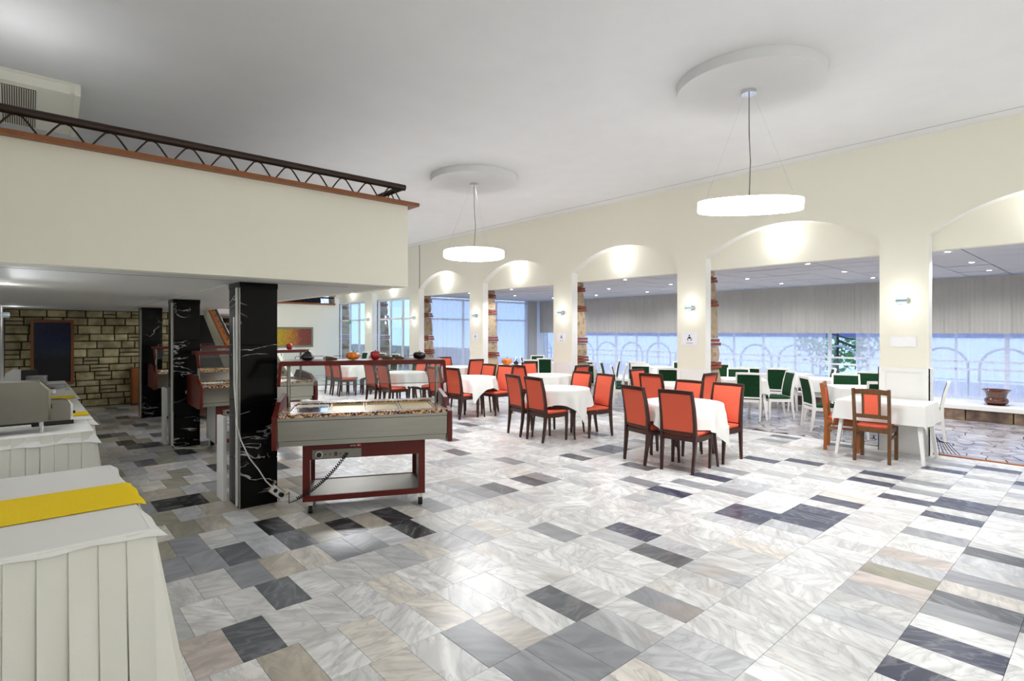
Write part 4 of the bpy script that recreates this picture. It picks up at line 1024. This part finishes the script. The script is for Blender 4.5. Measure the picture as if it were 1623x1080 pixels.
# ------------------------------------------------------------------ tables and cloths
def drape(bm, shape, half, top, rot=0, folds=9, amp=.030, n=44, seed=0, flare=.10, shift=(0, 0), org=(0, 0, 0), chairs=()):
    rr = random.Random(seed); p1, p2 = rr.uniform(0, 6), rr.uniform(0, 6); hx, hy = half; grid = []
    c, s = math.cos(rot), math.sin(rot); co, so = math.cos(org[2]), math.sin(org[2])
    def rest(px, py, pz):
        """hanging cloth lies on chair seats and stays in front of chair backs"""
        wx, wy = org[0] + px*co - py*so, org[1] + px*so + py*co
        for hx_, hy_, fa, zs in chairs:
            a = R(fa - 90); ca, sa = math.cos(a), math.sin(a); dx, dy = wx - hx_, wy - hy_
            lx, ly = dx*ca + dy*sa, -dx*sa + dy*ca
            tl = -(org[0] - hx_)*sa + (org[1] - hy_)*ca          # is the table before or behind this chair?
            if tl < -.15:
                if abs(lx) < .255 and -.33 < ly < .25: ly = -.33
                else: continue
            elif abs(lx) < .242 and -.40 < ly < .25:
                pz = max(pz, zs)
                if ly < -.125: ly = -.125
            else: continue
            wx, wy = hx_ + lx*ca - ly*sa, hy_ + lx*sa + ly*ca
        if org[0] < 8.5: wx = min(wx, XW - .03)              # and clear of the arcade pillars
        dx, dy = wx - org[0], wy - org[1]
        return dx*co + dy*so, -dx*so + dy*co, pz
    for j in range(n + 1):
        row = []
        for i in range(n + 1):
            u, v = -hx + 2*hx*i/n, -hy + 2*hy*j/n; x, y = u*c - v*s + shift[0], u*s + v*c + shift[1]
            if shape[0] == 'round':
                r = math.hypot(x, y); Rr = shape[1]
                if r <= Rr: qx, qy, e, dx, dy = x, y, 0, 0, 0
                else: dx, dy = x/r, y/r; qx, qy, e = dx*Rr, dy*Rr, r - Rr
            else:
                a, b_ = shape[1], shape[2]; qx, qy = max(-a, min(a, x)), max(-b_, min(b_, y)); e = math.hypot(x-qx, y-qy)
                dx, dy = ((x-qx)/e, (y-qy)/e) if e > 1e-6 else (0, 0)
            if e > 0:
                th = math.atan2(y, x); k = min(1, e/.12)
                w = .008*min(1, e/.02) + flare*e*.6 + amp*k*(1 + math.sin(folds*th + p1) * .9 + .5*math.sin((folds*1.7)*th + p2))*min(1, .4 + e*2)
                z = top - e*.975
                if e < .03: z = top - e*e/.06
                row.append(bm.verts.new(rest(qx + dx*w, qy + dy*w, z)))
            else: row.append(bm.verts.new((x, y, top)))
        grid.append(row)
    for j in range(n):
        for i in range(n): bm.faces.new((grid[j][i], grid[j][i+1], grid[j+1][i+1], grid[j+1][i]))
def round_table(k, x, y, rot, seed, half=.70, crot=-.21, lr=.46, shift=(0, 0)):
    t = thing('round_table', 'dark wood ' + NTH[k] if len(NTH[k].split()) < 13 else NTH[k], 'table', (x, y, 0), rot)
    part('tabletop', 'wood_dark', t, lambda m: cyl(m, (0, 0, .684), .43, .03, 40))
    part('apron', 'wood_dark', t, lambda m: cyl(m, (0, 0, .655), .36, .05, 32))
    for q in range(4):
        a = PI/4 + PI/2*q
        part('leg', 'wood_dark', t, lambda m: sweep(m, [(lr*math.cos(a), lr*math.sin(a), 0), ((lr - .035)*math.cos(a), (lr - .035)*math.sin(a), .3), ((lr - .09)*math.cos(a), (lr - .09)*math.sin(a), .672)], [.014, .018, .024], seg=10), True)
    b = B(); drape(b, ('round', .465), (half, half), .713, rot=crot, seed=seed, n=60, shift=shift, org=(x, y, 0), chairs=[(q[1], q[2], q[3], .455) for q in RED if math.hypot(q[1] - x, q[2] - y) < 1.2])
    c = obj('tablecloth', b, 'linen', smooth=70, loc=(x, y, 0))
    tag(c, 'white cloth draped over the ' + NTH[k], 'tablecloth')
round_table('A', 6.030, 3.620, -0.785, 1, 0.68, -0.524, 0.460, (0, -0.08))
round_table('B', 6.108, 5.772, 0.507, 2, 0.67, 0.750, 0.459, (0, 0))
round_table('C', 6.375, 8.317, -0.870, 3, 0.66, 0.250, 0.460, (0, 0))
round_table('D', 6.042, 10.245, -0.785, 4, 0.74, -0.100, 0.460, (0, 0))
round_table('E', 6.300, 13.050, -0.836, 5, 0.74, 0.100, 0.460, (0, 0))
round_table('G', 8.001, 4.998, 0.179, 6, 0.70, -0.210, 0.461, (0, 0))
round_table('H', 7.839, 7.684, -0.676, 7, 0.70, -0.210, 0.458, (0, 0))
round_table('I', 8.004, 10.938, -0.058, 8, 0.70, -0.210, 0.463, (0, 0))

def square_table(x, y, rot, a, b_, top, hang, lab, clab, seed, flare=.10):
    t = thing('square_table', lab, 'table', (x, y, 0), rot)
    part('tabletop', 'paint_white', t, lambda m: bx(m, -a, a, -b_, b_, top - .035, top - .008, bevel=.006))
    for sx in (-1, 1):
        for sy in (-1, 1):
            part('leg', 'paint_white', t, lambda m: sweep(m, [(sx*(a - .0), sy*(b_ - .0), 0), (sx*(a - .07), sy*(b_ - .07), top - .03)], 0, sq=[(.016, .016), (.026, .026)]))
    b = B(); drape(b, ('rect', a + .005, b_ + .005), (a + hang, b_ + hang), top + .001, seed=seed, n=48, org=(x, y, rot), chairs=[(q[0], q[1], q[2], .428) for q in GREEN if math.hypot(q[0] - x, q[1] - y) < 1.2], folds=7, amp=.012, flare=flare)
    tag(obj('tablecloth', b, 'linen', smooth=70, loc=(x, y, 0), rz=rot), clab, 'tablecloth')
square_table(8.155, 2.03, .0, 0.325, .46, .70, .25, 'white plastic rectangular table against the white wainscot pillar', 'white patterned cloth draped over the rectangular plastic table with wooden chairs', 21, .16)
vt = [(9.956, 4.726, 0.534), (11.779, 4.666, -0.058), (9.823, 2.818, 0.622), (10.131, 6.366, 0.433), (11.022, 6.929, 0.415), (11.747, 7.749, 1.312), (9.729, 8.680, 0.026), (9.710, 10.866, 0.189), (10.993, 10.993, 0.711), (11.123, 3.676, 0.289)]
vl = ['in front of the pillar with the larger sign', 'beside the planter on the ledge', 'behind the wooden-chair pillar', 'behind the arch beside the larger sign', 'in the middle of the veranda', 'by the ledge in the middle of the veranda', 'behind the second signed pillar', 'carrying the pumpkin', 'near the veranda end window', 'close to the ledge opposite the curtain gap']
for i, (x, y, r_) in enumerate(vt):
    square_table(x, y, r_, .36, .36, .70, .24, 'white square veranda table ' + vl[i], 'white cloth on the square veranda table ' + vl[i], 30 + i)
veg('pumpkin', (9.5, 10.85, .702), 'large orange pumpkin on a clothed veranda table', 0, 2.3)
veg('gourd', (9.7, 10.7, .702), 'dark gourd beside the pumpkin on the veranda table', 0, 1.2)

# ------------------------------------------------------------------ skirted serving tables along the side wall
def skirt_strip(m, pts, zt, zb, per, depth_, flare, normal_at):
    """box-pleated cloth along a polyline"""
    rows = 6; rr = random.Random(int(pts[0][1]*10)); cols_ = []
    for i in range(len(pts) - 1):
        p, q = Vector((*pts[i], 0)), Vector((*pts[i+1], 0)); L_ = (q - p).length; n = max(1, int(L_/per)); nv = Vector((*normal_at[i], 0))
        for k in range(n):
            s0, s1 = k/n, (k+1)/n
            for f, o in ((0, 0), (.02, depth_), (.93, depth_*.35), (1.0, 0)):
                t = s0 + (s1-s0)*f
                cols_.append((p.lerp(q, t), nv, o, rr.uniform(-.01, .01)))
    grid = []
    for j in range(rows + 1):
        t = j / rows; z = zt + (zb - zt)*t; row = []
        for (p, nv, o, w) in cols_:
            row.append(m.verts.new(p + nv*(o*(.5 + 1.2*t) + flare*t + w*t) + Vector((0, 0, z))))
        grid.append(row)
    for j in range(rows):
        for i in range(len(cols_) - 1): m.faces.new((grid[j][i], grid[j][i+1], grid[j+1][i+1], grid[j+1][i]))
def serving_table(x0, x1, y0, y1, top, lab, band=.06, flare=.11, over=.0, per=.085):
    t = thing('serving_table', lab, 'table', ((x0+x1)/2, (y0+y1)/2, 0)); cx, cy = (x0+x1)/2, (y0+y1)/2
    hx, hy = (x1-x0)/2, (y1-y0)/2
    part('top_cloth', 'linen', t, lambda m: bx(m, -hx, hx, -hy, hy, top - .02, top, bevel=.006), 60)
    def hang(m):
        rr = random.Random(4); n = 26; pts = [(-hx, -hy - .004)] + [(-hx + 2*hx*k/n, -hy - .004) for k in range(1, n)] + [(hx + .004, -hy - .004)] + [(hx + .004, -hy + 2*hy*k/n) for k in range(1, n)] + [(hx + .004, hy)]
        a = [m.verts.new((min(p[0], hx - .010), max(p[1], -hy + .010), top + .0008)) for p in pts]; c = []
        for i, p in enumerate(pts):
            cor = max(0, 1 - abs(i - n)/2.2); ox = (.018 + .03*cor + .006*math.sin(i*.9)) if i >= n - 2 else .0; oy = -(.016 + .03*cor + .005*math.sin(i*.7)) if i <= n + 2 else 0
            c.append(m.verts.new((p[0] + ox, p[1] + oy, top - band*(1 + .25*cor) - .004*math.sin(i*.6))))
        for i in range(len(pts) - 1): m.faces.new((a[i], a[i+1], c[i+1], c[i]))
    part('cloth_edge', 'linen', t, hang, 60)
    part('skirt', 'linen_cream', t, lambda m: skirt_strip(m, [(-hx, -hy), (hx, -hy), (hx, hy)], top - .008, .006, per, .012, flare, [(0, -1), (1, 0)]), 35)
    part('board', 'wood_brown', t, lambda m: bx(m, -hx + .03, hx - .03, -hy + .03, hy - .03, top - .05, top - .021))
    for sx in (-1, 1):
        for sy in (-1, 1): part('leg', 'steel_dull', t, lambda m: sweep(m, [(sx*(hx - .06), sy*(hy - .08), 0), (sx*(hx - .06), sy*(hy - .08), top - .05)], .016, seg=8))
    return t
serving_table(XL + .03, .405, 2.70, 4.17, .75, 'serving table with pleated white skirt and one broad yellow runner', .02, .11)
serving_table(XL + .03, .445, 5.72, 6.50, .75, 'serving table with pleated white skirt carrying the steel toasters', .085, .08)
serving_table(XL + .03, .50, 6.56, 9.15, .745, 'long serving table with two yellow runners behind the toaster table', .05, .08)
serving_table(XL + .03, .53, 9.2, 11.9, .745, 'long serving table with plates standing closest to the stone wall', .05, .08)
def runner(x0, x1, y0, y1, z, drop, lab, group=None):
    b = B(); n = 12; t = .003
    rows = [(x0, z), (x1 - .01, z), (x1 + .012, z - .002), (x1 + .034, z - drop)] if drop else [(x0, z), (x1 - .008, z)]
    lo = [[b.verts.new((x + (.004*math.sin(k) if i == len(rows)-1 else 0), y0 + (y1-y0)*k/n, zz + .0042 + .0012*math.sin(k*1.3 + i))) for k in range(n+1)] for i, (x, zz) in enumerate(rows)]
    up = [[b.verts.new(v.co + Vector((0 if i < 2 else t, 0, t))) for v in r_] for i, r_ in enumerate(lo)]
    for q in (lo, up):
        for i in range(len(rows)-1):
            for k in range(n): b.faces.new((q[i][k], q[i][k+1], q[i+1][k+1], q[i+1][k]))
    for k in (0, n):
        for i in range(len(rows)-1): b.faces.new((lo[i][k], lo[i+1][k], up[i+1][k], up[i][k]))
    for k in range(n): b.faces.new((lo[-1][k], lo[-1][k+1], up[-1][k+1], up[-1][k])); b.faces.new((lo[0][k], lo[0][k+1], up[0][k+1], up[0][k]))
    bmesh.ops.recalc_face_normals(b, faces=b.faces)
    tag(obj('table_runner', b, 'yellow_cloth', smooth=50), lab, 'table runner', group)
runner(XL + .04, .405, 3.13, 3.60, .75, .012, 'broad yellow runner across the pleated serving table without dishes')
runner(XL + .04, .50, 6.80, 7.13, .745, 0, 'yellow runner beside the small toaster on the long serving table')
runner(XL + .04, .50, 8.65, 9.05, .745, 0, 'second yellow runner from the toaster on the long serving table')
runner(XL + .04, .53, 10.45, 10.85, .745, 0, 'yellow runner beside the stacked plates')

# toasters, plates and other things on the serving tables
t = thing('conveyor_toaster', 'large brushed steel conveyor toaster on the skirted table', 'toaster', (-.05, 5.97, .752))
part('body', 'steel_dull', t, lambda m: prism(m, [(-.15, .09), (.215, .09), (.215, .34), (.155, .41), (-.15, .42)], 'y', -.14, .14))
part('hood_rim', 'steel', t, lambda m: prism(m, [(.205, .10), (.222, .10), (.222, .345), (.158, .418), (.15, .405), (.205, .338)], 'y', -.15, .15))
for sx, sy in ((-.12, -.11), (.165, -.11), (-.12, .11), (.165, .11)): part('foot', 'chrome', t, lambda m: (cyl(m, (sx, sy, .045), .013, .09, 14), cyl(m, (sx, sy, .004), .018, .008, 14)), True)
part('crumb_tray', 'black_plastic', t, lambda m: bx(m, -.15, .12, -.12, .12, .072, .09))
part('handle', 'black_plastic', t, lambda m: cyl(m, (.226, -.05, .20), .02, .012, 14, ry=PI/2))
t = thing('toaster', 'small steel toaster with black base behind the conveyor toaster', 'toaster', (.20, 6.33, .752))
part('body', 'steel_dull', t, lambda m: prism(m, [(-.13, .035), (.125, .035), (.125, .17), (.10, .205), (.06, .218), (-.13, .218)], 'y', -.075, .075))
part('base', 'black_plastic', t, lambda m: bx(m, -.145, .14, -.085, .085, 0, .036, bevel=.006)); part('end_trim', 'chrome', t, lambda m: prism(m, [(.118, .03), (.134, .03), (.134, .175), (.105, .214), (.100, .205), (.118, .17)], 'y', -.078, .078))
part('lever', 'black_plastic', t, lambda m: bx(m, .134, .155, -.02, .02, .085, .105)); part('slot', 'black_plastic', t, lambda m: bx(m, -.10, .05, -.025, .025, .2182, .220))
def plates(x, y, z, n, r, lab):
    rr = random.Random(n)
    for i in range(n):
        b = B(); lathe(b, [(r*.55, 0), (r*.6, .002), (r*.98, .012), (r, .014), (r*.97, .016), (r*.6, .006), (r*.5, .005)], 28)
        tag(obj('plate', b, 'porcelain', smooth=50, loc=(x + rr.uniform(-.004, .004), y + rr.uniform(-.004, .004), z + .011*i)), lab, 'plate', lab)
plates(.16, 11.1, .748, 13, .13, 'white plate in the tall stack on the long serving table'); plates(.35, 10.25, .748, 5, .12, 'white plate in the low stack at the edge of the long serving table')
t = thing('coffee_maker', 'white and black countertop coffee maker at the far serving table end', 'appliance', (-.08, 11.55, .747))
part('white_hood', 'white_plastic', t, lambda m: prism(m, [(-.15, .0), (.06, .0), (.06, .22), (-.02, .24), (-.12, .17), (-.15, .05)], 'y', -.13, .13)); part('black_body', 'black_plastic', t, lambda m: bx(m, .06, .25, -.12, .12, 0, .22, bevel=.01))
part('base', 'black_plastic', t, lambda m: bx(m, -.16, .26, -.15, .135, .0, .018))
for i, (x, y) in enumerate(((-.12, 9.5), (.0, 9.55), (.08, 9.6), (.2, 9.5), (.3, 9.45), (.02, 8.2), (.12, 8.25))):
    t = thing('sugar_jar', 'small glass jar with brown lid on the long serving table', 'jar', (x, y, .747), group='small jars on the long serving tables')
    part('glass', 'porcelain', t, lambda m: lathe(m, [(.02, 0), (.028, .004), (.028, .055), (.022, .065)], 16), True); part('lid', 'wood_brown', t, lambda m: cyl(m, (0, 0, .074), .024, .02, 16))
t = thing('drinking_glass', 'clear drinking glass on the yellow runner by the plates', 'glass', (.47, 9.9, .748)); part('bowl', 'guard_glass', t, lambda m: lathe(m, [(.022, 0), (.026, .003), (.032, .09), (.030, .09), (.024, .006), (.01, .006)], 18), True)
b = B(); bx(b, -.11, .11, -.15, .15, 0, .03, bevel=.01); tag(obj('serving_tray', b, 'porcelain', loc=(.05, 10.55 - .7, .747)), 'white serving tray beside the stacked plates', 'tray')
# brown cabinet by the stone wall
t = thing('wooden_cabinet', 'tall orange-brown wooden cabinet against the stone wall', 'cabinet', (1.93, 14.22, 0))
part('body', 'wood_orange', t, lambda m: bx(m, -.19, .19, -.16, .16, .05, .80)); part('plinth', 'wood_brown', t, lambda m: bx(m, -.185, .185, -.155, .155, 0, .05)); part('door', 'wood_orange', t, lambda m: bx(m, -.175, .175, -.172, -.1605, .07, .785, bevel=.003))

# ------------------------------------------------------------------ pictures and papers
t = thing('framed_picture', 'dark blue still-life picture in a brown wooden frame on the stone wall', 'picture', (.45, YS - .045, .0))
def pf(m):
    bx(m, -.335, -.285, -.03, .03, .50, 1.81); bx(m, .285, .335, -.03, .03, .50, 1.81); bx(m, -.285, .285, -.03, .03, 1.755, 1.81); bx(m, -.285, .285, -.03, .03, .50, .55)
part('frame', 'wood_cap', t, pf); part('canvas', 'dark_paint', t, lambda m: bx(m, -.285, .285, -.005, .028, .55, 1.755))
t = thing('framed_painting', 'long framed abstract painting, dark to yellow and rust, on the end wall', 'painting', (6.3, YF - .03, 1.38))
mat('frame_grey', '#7d7c68', .5)
def pf2(m):
    bx(m, -1.42, 1.42, -.03, .03, .29, .35); bx(m, -1.42, 1.42, -.03, .03, -.35, -.29); bx(m, -1.42, -1.36, -.03, .03, -.29, .29); bx(m, 1.36, 1.42, -.03, .03, -.29, .29)
part('frame', 'frame_grey', t, pf2); part('canvas', 'abstract_paint', t, lambda m: bx(m, -1.36, 1.36, -.005, .028, -.29, .29))
def paper_sign(i, w, h, zc, lab, fig=1.0):
    t = thing('paper_sign', lab, 'sign', (XW - .004, PILLARS[i] + .03, zc), -PI/2)     # local x runs right as seen from the hall
    part('sheet', 'paper', t, lambda m: bx(m, -w/2, w/2, -.0015, .0015, -h/2, h/2))
    def icon(m):
        s = h*.16*fig
        cyl(m, (0, -.002, s*1.25), s*.33, .001, 16, rx=PI/2)
        prism(m, [(-s*.75, s*.25), (-s*.45, s*.75), (s*.45, s*.75), (s*.75, s*.25), (0, -s*.15)], 'y', -.0026, -.0016)
        for q in (-1, 1): prism(m, [(q*s*.95, s*.1), (q*s*.75, s*.3), (q*s*.62, -s*.35), (q*s*.35, -s*.75), (q*s*.75, -s*.85), (q*s*.95, -s*.4)], 'y', -.0026, -.0016)
    part('icon', 'ink', t, icon)
    def lines(m):
        bx(m, -w*.2, w*.2, -.0026, -.0016, -h*.37, -h*.32); 
        for q in range(5): bx(m, -w*.40 + q*w*.16, -w*.40 + q*w*.16 + w*(.10 if q % 2 else .07), -.0026, -.0016, h*.375, h*.39)
    part('text_lines', 'ink_blue', t, lines)
paper_sign(3, .30, .215, 1.45, 'white paper sign with large reading-figure icon on an arcade pillar', 1.25); paper_sign(4, .25, .20, 1.445, 'white paper sign with small figure icon on the second pillar from the wooden-chair pillar', 1.0); paper_sign(5, .22, .20, 1.44, 'white paper sign with dark figure icon on the third pillar from the wooden-chair pillar', 1.0)
b = B(); n = 8; g = [[b.verts.new((0 - .004*abs(math.sin(i*1.7 + j)), -.14 + .28*i/n, -.065 + .13*j/n + .006*math.sin(i))) for i in range(n+1)] for j in range(n+1)]
for j in range(n):
    for i in range(n): b.faces.new((g[j][i], g[j][i+1], g[j+1][i+1], g[j+1][i]))
tag(obj('plastic_sleeve', b, 'film', smooth=60, loc=(XW - .006, PILLARS[2], 1.44)), 'empty clear plastic sleeve taped to the pillar behind the wooden-chair table', 'sleeve')
t = thing('exit_sign', 'small green exit sign on the entrance door transom', 'sign', (XW + .17, 18.5, 1.9)); part('panel', 'exit_green', t, lambda m: bx(m, -.015, .0, -.09, .09, -.045, .045)); part('arrow', 'paper', t, lambda m: prism(m, [(-.05, 0), (0, .025), (0, .01), (.05, .01), (.05, -.01), (0, -.01), (0, -.025)], 'x', -.017, -.015))

# ------------------------------------------------------------------ stairs to the mezzanine
SX0, SX1 = 3.25, 4.25; SLP = .55
def zl(y): return 1.226 + SLP*(y - 13.43)
t = thing('staircase', 'staircase with cream parapet and zigzag railing climbing to the mezzanine', 'staircase', (SX0, 11.2, 0))
def par(m):
    prism(m, [(0, 0), (.55, 0), (3.75, zl(14.95)), (3.75, zl(14.95) + .38), (0, .40)], 'x', 0, .09)
part('parapet', 'plaster', t, par)
part('parapet_cap', 'wood_orange', t, lambda m: sweep(m, [(.045, 0, .43), (.045, 3.75, zl(14.95) + .41)], 0, sq=(.075, .022)))
part('handrail', 'rail_metal', t, lambda m: sweep(m, [(.045, 0, .62), (.045, 3.75, zl(14.95) + .60)], .028, seg=10), True)
for k in range(15):
    y = .12 + .244*k; z = .45 + (zl(14.95) + .41 - .43)*y/3.75
    part('zigzag_rod', 'rail_metal', t, lambda m: sweep(m, [(.045, y - .1, z - .055), (.045, y - .03, z + .085), (.045, y + .01, z + .125), (.045, y + .05, z + .135), (.045, y + .12, z + .06)], .0065, seg=5))
N = 12
for k in range(N):
    y0 = .1 + k*.305
    part('step', 'wood_brown', t, lambda m: bx(m, .09, SX1 - SX0, y0, y0 + .33, .178*k + .12, .178*(k+1)))
part('outer_parapet', 'plaster', t, lambda m: prism(m, [(0, 0), (.55, 0), (3.75, zl(14.95)), (3.75, zl(14.95) + .25), (0, .25)], 'x', SX1 - SX0 + .001, SX1 - SX0 + .08))

# ------------------------------------------------------------------ air conditioner, planters
t = thing('air_conditioner', 'cream ceiling-hung air conditioner with slatted grille above the mezzanine', 'air conditioner', (-.06, 7.05, ZC))
AX0, AX1 = -.20, .50
part('body', 'ac_plastic', t, lambda m: prism(m, [(0, -.012), (.03, -.09), (.08, -.115), (.66, -.345), (.74, -.31), (.74, 0), (.0, 0)], 'x', AX0, AX1 - .05))
part('end_cap', 'ac_plastic', t, lambda m: prism(m, [(-.01, -.005), (.02, -.11), (.67, -.36), (.76, -.315), (.76, 0)], 'x', AX1 - .05, AX1))
part('intake_panel', 'ac_grille', t, lambda m: prism(m, [(.10, -.124), (.64, -.338), (.64, -.343), (.10, -.129)], 'x', -.10, .16))
for k in range(15):
    x = -.10 + k*.0175
    part('grille_slat', 'ac_plastic', t, lambda m: prism(m, [(.105, -.130), (.635, -.340), (.635, -.350), (.105, -.140)], 'x', x, x + .006))
part('louver', 'ac_plastic', t, lambda m: prism(m, [(-.006, -.03), (.04, -.105), (.046, -.10), (0, -.025)], 'x', AX0 + .02, AX1 - .08))
def planter(x, y, lab):
    b = B(); lathe(b, [(.10, 0), (.12, .012), (.155, .035), (.172, .075), (.16, .11), (.135, .135), (.15, .20), (.19, .262), (.205, .268), (.20, .275), (.175, .262), (.135, .19), (.11, .12), (.05, .11)], 40)
    t = thing('planter', lab, 'planter', (x, y, .272)); obj('bowl', b, 'pot_glaze', t, 50)
    part('saucer', 'pot_glaze', t, lambda m: lathe(m, [(.10, -.001), (.15, .0), (.175, .008), (.17, .012), (.11, .010)], 32), True)
    part('soil', 'joint_dark', t, lambda m: cyl(m, (0, 0, .15), .115, .01, 24))
planter(12.85, 1.53, 'glazed brown bowl planter alone on the white ledge by the sheer curtain'); planter(12.85, 4.72, 'glazed brown bowl planter on the ledge near the curtain gap')
b = B()
for k in range(6):
    a = random.Random(k); sweep(b, [(0, -.01, .26 - .02*k), (.01 + .012*k, -.03 - .02*k, .15), (.02 + .02*k, -.045 - .03*k, .05), (.035 + .025*k, -.05 - .036*k, .006)], .004, seg=5)
tag(obj('cable_bundle', b, 'black_rubber', smooth=True, loc=(8.74, PILLARS[2] - PH - .02, 0)), 'tangle of dark cables hanging at the foot of the wooden-chair pillar', 'cable')
b = B(); bx(b, 8.69, 8.735, PILLARS[1] + PH, PILLARS[2] - PH, -.002, .012)
tag(obj('trim_1', b, 'wood_orange'), 'worn threshold strip between marble floor and crazy paving', 'threshold', kind='structure')
